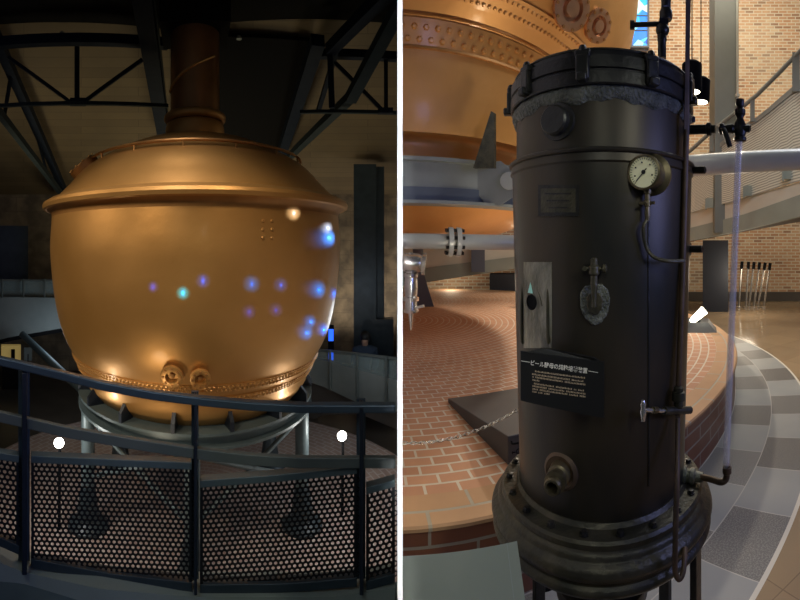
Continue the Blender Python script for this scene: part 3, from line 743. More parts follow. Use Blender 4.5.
J = [(0, 0, 0.86), (0, 0.01, 1.02), (0, 0.02, 1.26), (0, 0, 1.40), (0, -0.01, 1.46), (0, -0.03, 1.56), (0, -0.03, 1.64),
     (-0.17, 0, 1.36), (-0.23, -0.02, 1.10), (-0.18, -0.20, 0.98), (-0.14, -0.28, 0.97),
     (0.17, 0, 1.36), (0.23, -0.02, 1.10), (0.18, -0.20, 0.98), (0.14, -0.28, 0.97),
     (-0.09, 0, 0.82), (-0.10, 0, 0.46), (-0.10, 0.02, 0.08), (-0.10, -0.12, 0.03),
     (0.09, 0, 0.82), (0.10, 0, 0.46), (0.10, 0.02, 0.08), (0.10, -0.12, 0.03)]
E_ = [(0, 1), (1, 2), (2, 3), (3, 4), (4, 5), (5, 6), (3, 7), (7, 8), (8, 9), (9, 10), (3, 11), (11, 12), (12, 13), (13, 14), (0, 15), (15, 16), (16, 17), (17, 18), (0, 19), (19, 20), (20, 21), (21, 22)]
Rd = [0.13, 0.12, 0.14, 0.10, 0.052, 0.085, 0.075, 0.06, 0.048, 0.035, 0.04, 0.06, 0.048, 0.035, 0.04, 0.085, 0.06, 0.042, 0.04, 0.085, 0.06, 0.042, 0.04]
skin_fig('body', J, E_, Rd, M['skin'], pe)
skin_fig('jacket', [J[i] for i in (0, 1, 2)]+[(0, 0, 1.43), (0, -0.005, 1.50)]+[J[i] for i in (7, 8, 9, 11, 12, 13)], [(0, 1), (1, 2), (2, 3), (3, 4), (3, 5), (5, 6), (6, 7), (3, 8), (8, 9), (9, 10)], [0.19, 0.18, 0.20, 0.17, 0.08, 0.13, 0.09, 0.07, 0.13, 0.09, 0.07], M['jacket'], pe)
skin_fig('trousers', [J[i] for i in (0, 15, 16, 17, 19, 20, 21)], [(0, 1), (1, 2), (2, 3), (0, 4), (4, 5), (5, 6)], [0.15, 0.105, 0.08, 0.06, 0.105, 0.08, 0.06], M['trousers'], pe)
bm = B(); bmesh.ops.create_uvsphere(bm, u_segments=20, v_segments=14, radius=0.125)
for v in bm.verts: v.co = Vector((v.co.x*0.95, v.co.y*1.05+0.04, v.co.z*1.05+1.655))+pp
obj('hair', bm, M['hair'], pe)

# roof steel, left hall
def bar(a, b, w, h, name, m, parent): bm = B(); beam(bm, a, b, w, h); return obj(name, bm, m, parent, smooth=False)
def P6(px, py, d):
    d = min(d, ceil_d(py)-0.16); return pt(px, py, d)
t1 = thing('roof_truss', P6(80, 107, 6.9), 'dark blue roof truss crossing behind the kettle neck at upper left', 'roof truss')
bar(P6(-30, 46, 6.6), P6(168, 44, 6.6), 0.14, 0.14, 'top_chord', M['truss'], t1)
bar(P6(-30, 108, 6.6), P6(168, 106, 6.6), 0.06, 0.05, 'bottom_chord', M['truss_grey'], t1)
bar(P6(77, 46, 6.6), P6(77, 104, 6.6), 0.055, 0.055, 'web', M['truss'], t1)
bar(P6(8, 57, 6.6), P6(70, 102, 6.6), 0.045, 0.045, 'web', M['truss'], t1)
bar(P6(142, 60, 6.6), P6(84, 102, 6.6), 0.055, 0.055, 'web', M['truss'], t1)
bar(P6(70, 102, 6.55), P6(86, 102, 6.55), 0.10, 0.10, 'gusset_plate', M['truss'], t1)
t2 = thing('roof_truss', P6(370, 110, 6.9), 'dark blue roof truss crossing at upper right of the bronze kettle', 'roof truss')
bar(P6(318, 54, 6.6), P6(397, 57, 6.6), 0.12, 0.12, 'top_chord', M['truss'], t2)
bar(P6(300, 112, 6.6), P6(397, 113, 6.6), 0.06, 0.05, 'bottom_chord', M['truss_grey'], t2)
bar(P6(386, 57, 6.6), P6(386, 110, 6.6), 0.06, 0.06, 'web', M['truss'], t2)
bar(P6(322, 50, 6.55), P6(382, 110, 6.55), 0.055, 0.055, 'web', M['truss'], t2)
bar(P6(378, 111, 6.55), P6(393, 111, 6.55), 0.10, 0.08, 'gusset_plate', M['truss'], t2)
t3 = thing('roof_beam', P6(165, 140, 9.3), 'thick dark rafter running back just left of the kettle neck', 'roof beam')
bar(P6(140, -20, 5.0), P6(165, 142, 9.3), 0.24, 0.26, 'beam', M['truss'], t3)
bar(P6(151, -20, 5.2), P6(169, 142, 9.4), 0.07, 0.1, 'flange', M['truss_grey'], t3)
t4 = thing('roof_truss', P6(68, 200, 12), 'pair of grey blue trusses slanting down at far left of the kettle', 'roof truss')
bar(P6(-12, 20, 6.2), P6(69, 202, 12.0), 0.15, 0.16, 'top_chord', M['truss'], t4)
bar(P6(-20, 88, 6.2), P6(66, 200, 11.6), 0.10, 0.12, 'bottom_chord', M['truss_grey'], t4)
bar(P6(12, 70, 7.2), P6(4, 117, 7.2), 0.05, 0.05, 'web', M['truss'], t4)
bar(P6(30, 112, 8.2), P6(48, 176, 10.2), 0.05, 0.05, 'web', M['truss'], t4)
t5 = thing('roof_truss', P6(284, 158, 10), 'converging dark and grey trusses right of the kettle neck', 'roof truss')
bar(P6(392, -12, 5.2), P6(330, 50, 6.3), 0.15, 0.16, 'top_chord', M['truss'], t5)
bar(P6(330, 48, 6.3), P6(332, 108, 6.4), 0.08, 0.08, 'web', M['truss'], t5)
bar(P6(318, 40, 6.3), P6(280, 158, 10.2), 0.20, 0.2, 'top_chord', M['truss'], t5)
bar(P6(404, 0, 5.2), P6(350, 100, 6.4), 0.17, 0.12, 'bottom_chord', M['truss_grey'], t5)
bar(P6(350, 98, 6.4), P6(286, 160, 10.2), 0.14, 0.12, 'bottom_chord', M['truss_grey'], t5)
bar(P6(336, 52, 6.4), P6(318, 112, 7.4), 0.07, 0.07, 'web', M['truss'], t5)
# black sheet close under the roof lining between the rafters
q = [pt(172, 38, ceil_d(38)-0.12), pt(315, 42, ceil_d(42)-0.12), pt(277, 150, ceil_d(150)-0.12), pt(176, 150, ceil_d(150)-0.12)]
bm = B(); prism(bm, q, (0, 0, 0.06)); tag(obj('roof_panel', bm, M['black'], loc=q[3]), 'black panel in the roof behind the kettle neck', 'panel')
bm = B(); prism(bm, [pt(-20, -40, 4.9), pt(395, -40, 4.9), pt(395, 24, ceil_d(24)-0.1), pt(172, 30, ceil_d(30)-0.1), pt(-20, 26, ceil_d(26)-0.1)], (0, 0, 0.05))
tag(obj('roof_panel', bm, M['black'], loc=pt(200, 30, 6.3)), 'blackish panel spanning the roof along the top of the left hall', 'panel')
for px, py, lb in ((62, 32, 'tiny unlit lamp in the roof at upper left'), (239, 36, 'tiny pale lamp in the dark roof panel above the kettle')):
    p = pt(px, py, ceil_d(py)-0.16); bm = B(); turned(bm, p, (0, 0, -1), [(0, 0.03), (0.05, 0.045), (0.051, 0)], 12)
    tag(obj('ceiling_lamp', bm, M['parapet'], loc=p), lb, 'lamp')

# ================================================================== RIGHT HALL
# brick platform
ph = 0.40
bpf = thing('brick_platform', (PC.x+2.4, PC.y, 0), 'round orange brick platform behind the black tank, under the orange kettle', 'platform')
bm = B(); lathe(bm, PC, [(0.001, ph), (1.5, ph), (3.0, ph), (4.66, ph)], 160); cutx(bm, 1)
def polobj(name, bm, m, parent):
    """part whose origin is the platform axis so its polar pattern runs round it"""
    bmesh.ops.recalc_face_normals(bm, faces=bm.faces)
    if sum(f.normal.z*f.calc_area() for f in bm.faces) < 0: bmesh.ops.reverse_faces(bm, faces=bm.faces)
    bmesh.ops.translate(bm, verts=bm.verts, vec=(-PC.x, -PC.y, 0))
    me = bpy.data.meshes.new(name); bm.to_mesh(me); bm.free(); me.materials.append(m)
    o = bpy.data.objects.new(name, me); COL.objects.link(o); o.parent = parent; o.location = Vector((PC.x, PC.y, 0))-parent.location
    return o
polobj('paving', bm, M['paving'], bpf)
bm = B(); lathe(bm, PC, [(4.66, ph), (4.66, ph+0.002), (4.875, ph+0.002), (4.885, ph-0.006), (4.885, ph-0.02), (4.66, ph-0.02)], 160); cutx(bm, 1); polobj('border', bm, M['border'], bpf)
bm = B(); lathe(bm, PC, [(4.86, ph-0.01), (4.86, 0.0)], 160); cutx(bm, 1); polobj('side_wall', bm, M['side'], bpf)

# orange copper kettle
D2 = math.hypot(PC.x, PC.y)
k2 = thing('copper_kettle', (PC.x+1.6, PC.y, 1.7), 'orange copper kettle with rivet bands filling the top behind the black tank', 'kettle')
E0 = ZC
low = [(2.72, E0+1.03), (2.76, E0+1.06), (2.90, E0+1.73)]
bm = B(); lathe(bm, PC, spline([(2.73, E0+1.035), (2.80, E0+1.30), (2.88, E0+1.70), (2.97, E0+1.93)], 4), 160); cutx(bm, 1); obj('skirt', bm, M['copper_bright'], k2)
bm = B(); lathe(bm, PC, spline([(2.97, E0+1.93), (3.22, E0+2.12), (3.45, E0+2.33), (3.6, E0+2.6), (3.7, E0+2.9), (3.74, E0+3.3), (3.74, E0+4.2), (3.4, E0+5.0), (2.5, E0+5.8), (1.0, E0+6.3)], 5), 160); cutx(bm, 1); obj('belly', bm, M['copper_bright'], k2)
bm = B(); lathe(bm, PC, spline([(2.73, E0+1.035), (2.71, E0+1.06), (2.45, E0+1.06), (2.41, E0+0.9), (2.40, E0+0.55), (2.25, E0+0.38), (1.85, E0+0.18), (1.2, E0+0.08), (0.01, E0+0.05)], 4), 128); cutx(bm, 1); obj('bottom_bowl', bm, M['copper_bright'], k2)
f2a = math.atan2(-PC.x, PC.y)
rivet_band('rivet_band', 2.985, E0+1.935, (0.085, 0.215), k2, M['copper_bright'], 0.030, 34, c=PC, a0=0.0, a1=1.2, cut=1)
bm = B(); lathe(bm, PC, [(3.13, E0+2.03), (3.29, E0+2.14), (3.28, E0+2.15), (3.12, E0+2.04)], 160, closed=True)
for k in range(70):
    for q, (r_, z_) in enumerate(((3.17, E0+2.055), (3.25, E0+2.115))):
        a = 0.02+1.25*(k+0.5*q)/70; dome_rivet(bm, (PC.x+r_*math.sin(a), PC.y-r_*math.cos(a), z_), (0.55*math.sin(a), -0.55*math.cos(a), -0.83), 0.019, 8)
cutx(bm, 1); obj('rivet_band', bm, M['copper_bright'], k2)
bm = B()
for (r_, z_) in ((3.02, E0+1.965), (2.915, E0+1.725)): lathe(bm, PC, [(r_-0.01, z_-0.012), (r_+0.012, z_-0.012), (r_+0.012, z_+0.012), (r_-0.01, z_+0.012)], 160, closed=True)
cutx(bm, 1); obj('seam', bm, M['copper_dark'], k2)
def p2hit(px, py, prof):
    a = az(px); d = 2.0
    while d < 6.5:
        p = Vector((d*math.sin(a), d*math.cos(a), zy(py, d)))
        rr = math.hypot(p.x-PC.x, p.y-PC.y)
        for (ra, za), (rb_, zb) in zip(prof, prof[1:]):
            if min(za, zb) <= p.z <= max(za, zb):
                if rr <= ra+(rb_-ra)*(p.z-za)/(zb-za+1e-9): return p
        d += 0.005
    return None
kprof = spline([(2.97, E0+1.93), (3.22, E0+2.12), (3.45, E0+2.33), (3.6, E0+2.6), (3.7, E0+2.9), (3.74, E0+3.3), (3.74, E0+4.2)], 5)
for px, py, rr in ((568, 8, 0.20), (594, 25, 0.17)):
    p = p2hit(px, py, kprof)
    if p is None: continue
    nn = (Vector((p.x-PC.x, p.y-PC.y, 0)).normalized()+Vector((-0.25, -0.2, -0.55))).normalized()
    bm = B(); turned(bm, p-nn*0.12, nn, [(0, rr*0.8), (0.16, rr*0.8), (0.16, rr), (0.20, rr), (0.205, rr*0.85), (0.205, rr*0.6), (0.16, rr*0.55), (0.16, rr*0.4), (0.21, rr*0.36), (0.215, 0)], 32)
    pf = obj('port_flange', bm, M['rose_copper'], k2)
    x, y = frame_of(nn)
    for k in range(10):
        a = k*PI/5; q = p+nn*0.07+(x*math.cos(a)+y*math.sin(a))*rr*0.9; bm = B(); turned(bm, q, nn, [(0, 0.016), (0.025, 0.016), (0.026, 0)], 6); obj('bolt', bm, M['copper_dark'], pf)

# steel ring beam under it
s2 = thing('kettle_stand', (PC.x+1.6, PC.y, ph), 'light grey steel ring beam stand below the orange kettle', 'stand')
zt_, zb_ = E0+0.80, E0+0.375
bm = B(); lathe(bm, PC, [(2.80, zt_), (2.80, zt_-0.035), (2.72, zt_-0.035), (2.72, zb_+0.03), (2.82, zb_+0.03), (2.82, zb_), (2.55, zb_), (2.55, zt_)], 128, closed=True); cutx(bm, 1); obj('ring_beam', bm, M['grey_steel'], s2)
bm = B(); lathe(bm, PC, [(2.722, zb_+0.16), (2.728, zb_+0.16), (2.728, zb_+0.031), (2.722, zb_+0.031)], 128, closed=True); cutx(bm, 1); obj('web_shade', bm, M['slate_and_web_shade'], s2)  # thin dark ring painting the shadow on the lower web
# octagonal joint plate + disc
a = az(491); dj = 4.15
for k, px in enumerate((493,)):
    c = pt(px, 184, 4.17); R = Matrix.Rotation(-az(px), 3, 'Z'); w = 22/F*4.17; h = 21/F*4.17
    poly = [c+R @ Vector((x*w, 0, z*h)) for x, z in ((-0.85, 0.95), (0.35, 1.1), (1, 0.55), (1, -0.55), (0.35, -1.0), (-0.3, -1.0), (-0.85, -0.25))]
    bm = B(); prism(bm, poly, R @ Vector((0, 0.04, 0))); jp = obj('joint_plate', bm, M['grey_steel'], s2, smooth=False)
    c2 = pt(509, 181, 4.12); bm = B(); turned(bm, c2, R @ Vector((0, -1, 0)), [(0, 0.085), (0.02, 0.085), (0.024, 0.06), (0.024, 0)], 24); obj('bearing_disc', bm, M['pipe'], jp)
    # fin
    poly = [pt(473, 168, 3.86), pt(494, 168, 3.98), pt(494, 113, 3.98), pt(491, 111, 3.96)]
    bm = B(); prism(bm, poly, R @ Vector((0.02, 0.03, 0))); obj('fin', bm, M['tank_flange'], s2, smooth=False)
for px, d in ((418, 8.1), (560, 8.3)):
    p = pol(px, d, ph); bm = B(); cyl(bm, (p.x, p.y, ph), (p.x, p.y, zb_+0.02), 0.10, seg=20); lg = obj('leg', bm, M['slate_and_web_shade'], s2)
    bm = B(); R = Matrix.Rotation(-az(px), 3, 'Z'); q = Vector((p.x, p.y, ph))
    prism(bm, [q+R @ Vector((-0.08, -0.1, 0)), q+R @ Vector((0.30, -0.1, 0)), q+R @ Vector((0.28, -0.1, 0.05)), q+R @ Vector((0.1, -0.1, 0.65)), q+R @ Vector((-0.08, -0.1, 0.65))], R @ Vector((0, 0.05, 0))); obj('foot_gusset', bm, M['slate_and_web_shade'], lg, smooth=False)

# steam pipe at left with flange
pa, pb = pt(401.5, 241, 3.7), pt(540, 243, 3.9)
sp = thing('steam_pipe', pt(460, 252, 3.75), 'pale grey horizontal pipe with bolted flange left of the black tank', 'pipe')
bm = B(); cyl(bm, pa, pb, 0.068, seg=24); obj('pipe', bm, M['pipe'], sp)
ax = (pb-pa).normalized(); pm = pa+(pb-pa)*0.37
for s in (-0.035, 0.035):
    bm = B(); cyl(bm, pm+ax*(s-0.02), pm+ax*(s+0.02), 0.125, seg=28); fl = obj('flange', bm, M['pipe'], sp)
x, y = frame_of(ax)
for k in range(8):
    a = k*PI/4+0.3; q = pm+(x*math.cos(a)+y*math.sin(a))*0.105; bm = B(); cyl(bm, q-ax*0.08, q+ax*0.08, 0.015, seg=8); obj('flange_bolt', bm, M['tank_black'], fl)
# chrome drain valve at far left
p = pt(407, 262, 3.3)
cv = thing('drain_valve', (p.x, p.y, zy(338, 3.3)), 'chrome drain valve with pointed tip hanging at the left edge beside the partition', 'valve')
q = pt(408.5, 255, 3.3)
bm = B(); turned(bm, pt(411, 330, 3.3), (0, 0, 1), [(0, 0.006), (0.13, 0.02), (0.135, 0.055), (0.15, 0.06), (0.16, 0.05), (0.22, 0.045), (0.225, 0.06), (0.25, 0.062), (0.26, 0.045), (0.33, 0.052), (0.40, 0.045), (0.41, 0.055), (0.43, 0.055), (0.44, 0.035), (0.58, 0.04), (0.6, 0.0)], 20); cutx(bm, 1); obj('body', bm, M['chrome'], cv)
bm = B(); turned(bm, pt(404, 262, 3.3), (1, -0.1, -0.1), [(0, 0.07), (0.10, 0.075), (0.14, 0.06), (0.14, 0.085), (0.165, 0.085), (0.166, 0.0)], 20); cutx(bm, 1); obj('side_branch', bm, M['chrome'], cv)
bm = B(); cyl(bm, pt(404, 311, 3.3), pt(424, 306, 3.25), 0.012, seg=8); obj('lever', bm, M['chrome'], cv)

# black culture tank --------------------------------------------------
TD, TPX = 1.5, 602.0
TC = pol(TPX, TD, 0); tf = math.atan2(TC.x, TC.y)
tk = thing('culture_tank', (TC.x, TC.y, 0), 'tall blackened copper yeast tank on a bolted flange with gauge, pipes and black sign', 'tank')
eye = Vector((0, 0, ZC))
def around2(rad, ang, z): return Vector((TC.x+rad*math.sin(ang-tf), TC.y-rad*math.cos(ang-tf), z))    # ang 0 faces the eye
def t_ang(px, r):       # angle on a cylinder of radius r whose visible point lies in column px
    th = az(px)-tf; s = max(-0.999, min(0.999, TD*math.sin(th)/r))
    return math.asin(s)-th if False else (math.asin(s)-th)
def thit(px, r):
    """distance along column px to the cylinder r, and outward normal"""
    th = az(px)-tf; k = TD*math.sin(th)
    if abs(k) >= r: k = math.copysign(r*0.999, k)
    d = TD*math.cos(th)-math.sqrt(r*r-k*k); p = Vector((d*math.sin(az(px)), d*math.cos(az(px)), 0))
    return d, Vector((p.x-TC.x, p.y-TC.y, 0)).normalized()
r_lo, r_hi = TD*math.sin(82/F), TD*math.sin(90/F)
z_lo = N_(TD, r_lo, 527)[1]; z_hi = N_(TD, r_hi, 149)[1]
def t_r(z): return r_lo+(r_hi-r_lo)*(z-z_lo)/(z_hi-z_lo)
bm = B(); lathe(bm, TC, [(r_lo, z_lo), (t_r((z_lo+z_hi)/2), (z_lo+z_hi)/2), (r_hi, z_hi)], 96); obj('body', bm, M['tank'], tk)
prof = [(r_hi+0.010*math.cos(k*PI/6), z_hi+0.008*math.sin(k*PI/6)) for k in range(12)]
bm = B(); lathe(bm, TC, prof, 96, closed=True); lathe(bm, TC, [(r_hi, z_hi), (r_hi+0.005, z_hi-0.03), (r_hi, z_hi-0.035)], 96); obj('collar', bm, M['tank'], tk)
ru = TD*math.sin(85.5/F); zm0 = N_(TD, ru, 99)[1]; zm1 = N_(TD, ru+0.01, 85)[1]
bm = B(); lathe(bm, TC, [(r_hi-0.002, z_hi+0.003), (ru, z_hi+0.008), (ru, zm0+0.01)], 96); obj('upper_shell', bm, M['tank'], tk)
# putty band with a ragged lower edge
bm = B(); seg = 160; rings = []
for j in range(5):
    row = []
    for i in range(seg):
        a = 2*PI*i/seg; w = 0.006*math.sin(a*9)+0.004*math.sin(a*23+1)+random.uniform(-0.002, 0.002)
        z = zm0-0.006+w+(zm1+0.005-zm0-w+0.006)*j/4; r_ = ru+(0.001, 0.010, 0.014, 0.012, 0.004)[j]+random.uniform(-0.0015, 0.0015)
        row.append(bm.verts.new((TC.x+r_*math.cos(a), TC.y+r_*math.sin(a), z)))
    rings.append(row)
for a_, b_ in zip(rings, rings[1:]):
    for i in range(seg): bm.faces.new((a_[i], a_[(i+1) % seg], b_[(i+1) % seg], b_[i]))
obj('putty_band', bm, M['mastic'], tk)
# lid
rl_ = TD*math.sin(90.5/F)
zl0 = zm1+0.002; zl1 = zy(61, TD-rl_)+0.01
bm = B(); lathe(bm, TC, [(0.2, zl0), (rl_, zl0), (rl_+0.003, zl0+0.004), (rl_+0.003, zl0+0.036), (rl_-0.004, zl0+0.040), (rl_-0.004, zl0+0.044), (rl_+0.002, zl0+0.047), (rl_+0.002, zl0+0.080), (rl_-0.010, zl0+0.084), (rl_-0.012, zl0+0.100), (rl_-0.030, zl0+0.106), (0.1, zl0+0.116), (0.001, zl0+0.118)], 96)
ld = obj('lid', bm, M['tank_black'], tk)
bm = B(); prof = [(rl_-0.013+0.004*math.cos(k*PI/4), zl0+0.102+0.004*math.sin(k*PI/4)) for k in range(8)]; lathe(bm, TC, prof, 96, closed=True); obj('lid_bead', bm, M['tank_flange'], ld)
for k in range(10):
    a = -0.17+2*PI*k/10
    o_ = around2(rl_, a, zl0); x = Vector((math.sin(a-tf), -math.cos(a-tf), 0)); y = Vector((-x.y, x.x, 0))
    R = Matrix((x, y, Vector((0, 0, 1)))).transposed()
    bm = B(); box(bm, o_+x*0.004+Vector((0, 0, 0.044)), (0.024, 0.038, 0.070), R)
    box(bm, o_-x*0.006+Vector((0, 0, 0.082)), (0.040, 0.044, 0.022), R)
    box(bm, o_+x*0.010+Vector((0, 0, 0.014)), (0.036, 0.030, 0.024), R)
    cl = obj('clamp', bm, M['tank_black'], tk, bevel=0.005)
    bm = B(); turned(bm, o_+x*0.002+Vector((0, 0, 0.088)), (0, 0, 1), [(0, 0.013), (0.010, 0.012), (0.018, 0.008), (0.020, 0)], 8); obj('clamp_bolt', bm, M['tank_black'], cl)
# little vent peg on the lid
p = pt(601, 42, TD-0.05); bm = B(); turned(bm, (p.x, p.y, zl0+0.12), (0, 0, 1), [(0, 0.012), (0.02, 0.010), (0.035, 0.012), (0.05, 0.006), (0.07, 0.005), (0.071, 0)], 12); obj('vent_peg', bm, M['tank_black'], ld)
# blank port on the upper shell
def port_at(px, py, r): d, nn = thit(px, r); return pol(px, d, zy(py, d)), nn
p, nn = port_at(558, 122, ru)
bm = B(); turned(bm, p-nn*0.02, nn, [(0, 0.054), (0.026, 0.054), (0.028, 0.043), (0.046, 0.043), (0.052, 0.038), (0.052, 0.0)], 32); obj('blank_port', bm, M['tank_black'], tk)
# maker's plate
def plate(px0, px1, y0, y1, name, m, lift=0.004, parent=None, r_=None):
    """plate bent round the tank"""
    bm = B(); n = 8; rows = []
    for i in range(n+1):
        px = px0+(px1-px0)*i/n; d0, nn = thit(px, t_r(1.4) if r_ is None else r_)
        row = []
        for yy in (y0, y1):
            z = zy(yy, d0); rr = (t_r(z) if r_ is None else r_); d, nn = thit(px, rr); p = pol(px, d, zy(yy, d)); row.append(p-nn*0.002); row.append(p+nn*lift)
        rows.append([bm.verts.new(v) for v in row])
    for a_, b_ in zip(rows, rows[1:]):
        bm.faces.new((a_[1], b_[1], b_[3], a_[3])); bm.faces.new((a_[0], b_[0], b_[1], a_[1])); bm.faces.new((a_[2], b_[2], b_[3], a_[3]))
    for rw in (rows[0], rows[-1]): bm.faces.new((rw[0], rw[1], rw[3], rw[2]))
    return obj(name, bm, m, parent or tk)
mp = plate(539, 579, 185, 216, 'makers_plate', M['tank_black'], 0.004)
plate(542, 576, 188.5, 212.5, 'plate_field', M['tank_flange'], 0.005, mp)
for k, (a_, b_) in enumerate(((546, 572), (548, 570), (550, 568))):
    plate(a_, b_, 193+7*k, 194.6+7*k, 'embossed_line', M['tank_black'], 0.0062, mp)
# worn patch with sight hole
wp = plate(524, 552, 262, 348, 'worn_patch', M['worn'], 0.0015)
for px in (523.5, 549):
    d, nn = thit(px, t_r(1.2)); bm = B(); pts_ = [pol(px, d, zy(y_, d))+nn*(0.006 if 270 < y_ < 340 else -0.004) for y_ in (264, 270, 300, 338, 344)]
    tube(bm, smooth_path(pts_, 4), 0.0045, 8); obj('weld_bead', bm, M['tank_flange'], wp)
bm = B(); pts_ = []
for px, py in ((530, 277), (533, 279), (537, 286), (541, 296), (543, 306)):
    d, nn = thit(px, t_r(1.25)); pts_.append(pol(px, d, zy(py, d))+nn*0.003)
tube(bm, smooth_path(pts_, 4), 0.003, 8); obj('weld_bead', bm, M['tank_flange'], wp)
p, nn = port_at(532.5, 302, t_r(1.3))
bm = B(); turned(bm, p-nn*0.01, nn, [(0, 0.024), (0.016, 0.024), (0.018, 0.020), (0.014, 0.018), (0.014, 0.0)], 24); obj('sight_hole', bm, M['black'], wp)
d, nn = thit(531.5, t_r(1.3)); c = pol(531.5, d, zy(289, d))+nn*0.004; x = Vector((-nn.y, nn.x, 0))
bm = B(); prism(bm, [c-x*0.012-Vector((0, 0, 0.012)), c+x*0.013-Vector((0, 0, 0.012)), c+x*0.002+Vector((0, 0, 0.02))], nn*0.002); obj('glass_fragment', bm, mat('pale turquoise glass', (0.35, 0.75, 0.70), rough=0.3), wp)
# sample tap on round patch
d, nn = thit(595, t_r(1.3)); c = pol(595, d, zy(302, d)); up = Vector((0, 0, 1)); x = Vector((-nn.y, nn.x, 0))
bm = B(); ring = []
for k in range(28):
    a = 2*PI*k/28; w = 1+0.06*math.sin(3*a)+random.uniform(-0.04, 0.04); ring.append((math.cos(a)*w*0.043, math.sin(a)*w*0.058-0.002))
prism(bm, [c-nn*0.012+x*u+up*v for u, v in ring], nn*0.018); pt1 = obj('patch', bm, M['mastic'], tk, bevel=0.003)
bm = B(); prism(bm, [c+x*u*0.55+up*v*0.55 for u, v in ring], nn*0.011); obj('inner_patch', bm, M['tank_flange'], pt1, bevel=0.003)
cc = pol(595, d, zy(268, d))
bm = B(); turned(bm, cc+nn*0.03+up*0.03, -up, [(0, 0.006), (0.004, 0.010), (0.02, 0.010), (0.024, 0.015), (0.045, 0.015), (0.05, 0.010), (0.07, 0.010), (0.12, 0.006), (0.135, 0.0065), (0.136, 0)], 16)
cyl(bm, cc-nn*0.01, cc+nn*0.03, 0.009, seg=12); cyl(bm, cc+nn*0.03-x*0.026, cc+nn*0.03+x*0.026, 0.005, seg=10)
cyl(bm, cc+nn*0.025-x*0.026, cc+nn*0.036-x*0.026, 0.007, seg=10); turned(bm, cc+nn*0.03+x*0.02, x, [(0, 0.006), (0.004, 0.013), (0.012, 0.013), (0.016, 0.004)], 14)
obj('sample_tap', bm, M['tank_flange'], tk)
# pressure gauge
d, nn = thit(641, t_r(1.6)); g = pol(646, d-0.022, zy(173, d-0.022)); gd = (eye-g); gd.z = 0; gd.normalize(); gx = Vector((-gd.y, gd.x, 0))
gd = (gd-gx*0.42).normalized(); gx = Vector((-gd.y, gd.x, 0))
gr = 0.047
ga = thing('x', (0, 0, 0), 'x', 'x'); bpy.data.objects.remove(ga)
bm = B(); turned(bm, g-gd*0.045, gd, [(0, gr*1.28), (0.010, gr*1.3), (0.016, gr*0.98), (0.050, gr*0.96), (0.052, gr*1.05), (0.064, gr*1.05), (0.066, gr*0.93), (0.060, gr*0.92), (0.060, 0.0)], 40); gg = obj('pressure_gauge', bm, M['brassold'], tk)
bm = B(); turned(bm, g+gd*0.0155, gd, [(0, gr*0.91), (0.001, gr*0.91), (0.0012, 0)], 40); obj('dial', bm, M['dial'], gg)
bm = B(); fc = g+gd*0.0178; up = Vector((0, 0, 1))
def dl(a, r0, r1, w):
    v = gx*math.cos(a)+up*math.sin(a); n_ = gx*-math.sin(a)+up*math.cos(a)
    prism(bm, [fc+v*r0-n_*w, fc+v*r1-n_*w, fc+v*r1+n_*w, fc+v*r0+n_*w], gd*0.0006)
for k in range(28): dl(math.radians(-50+280*k/27), gr*0.74, gr*(0.86 if k % 3 else 0.9), 0.0006)
dl(math.radians(228), -gr*0.28, gr*0.72, 0.0014)
turned(bm, fc, gd, [(0, 0.006), (0.002, 0.006), (0.0025, 0)], 12)
for a in (-20, 45, 100, 150, 200):
    v = gx*math.cos(math.radians(a))+up*math.sin(math.radians(a)); q = fc+v*gr*0.58; box(bm, q, (0.005, 0.001, 0.004))
obj('dial_markings', bm, M['print'], gg)
gb = g-gd*0.01-up*gr
bm = B(); turned(bm, gb+up*0.004, -up, [(0, 0.011), (0.014, 0.011), (0.016, 0.008), (0.03, 0.008), (0.032, 0.010), (0.048, 0.010), (0.05, 0.007), (0.075, 0.008), (0.09, 0.006)], 14)
turned(bm, gb-up*0.001, -up, [(0, 0.0125), (0.006, 0.0125), (0.007, 0.0)], 14)
cyl(bm, gb-up*0.036-gx*0.024, gb-up*0.036+gx*0.022, 0.0045, seg=8); cyl(bm, gb-up*0.036-gd*0.002, gb-up*0.036+gd*0.024, 0.0045, seg=8)
obj('gauge_cock', bm, M['brassold'], gg)
q0 = gb-up*0.08
path = [q0, pt(643.5, 228, d-0.02), pt(646, 246, d-0.01), pt(654, 257, d-0.01), pt(668, 261, d+0.0), pt(684, 261, d+0.03)]
bm = B(); tube(bm, smooth_path(path, 6), 0.0055, 10); obj('gauge_tube', bm, M['tank_flange'], gg)
# long rusty pipe down the front right
dp = 1.335
bm = B(); tube(bm, [pt(688.5, -20, dp), pt(686.5, 130, dp), pt(683, 260, dp), pt(678.5, 392, 1.305)], 0.0092, 12); obj('vertical_pipe', bm, M['rust'], tk)
bm = B(); turned(bm, pt(678.5, 386, 1.30), (0, 0, -1), [(0, 0.010), (0.004, 0.015), (0.016, 0.015), (0.018, 0.020), (0.042, 0.021), (0.045, 0.014), (0.06, 0.016), (0.066, 0.012)], 12)
cyl(bm, pt(664, 411, 1.255), pt(690, 410, 1.34), 0.012, seg=12); obj('pipe_union', bm, M['tank_flange'], tk)
pts_ = [pt(678, 412, 1.30), pt(677.5, 450, 1.25), pt(677, 485, 1.20), pt(675.5, 530, 1.165), pt(675, 560, 1.155), pt(675.5, 573, 1.155), pt(679, 579, 1.16), pt(683, 573, 1.17), pt(684.5, 560, 1.19), pt(685, 548, 1.22)]
bm = B(); tube(bm, smooth_path(pts_, 6), 0.0075, 12); obj('drain_pipe', bm, M['rust'], tk)
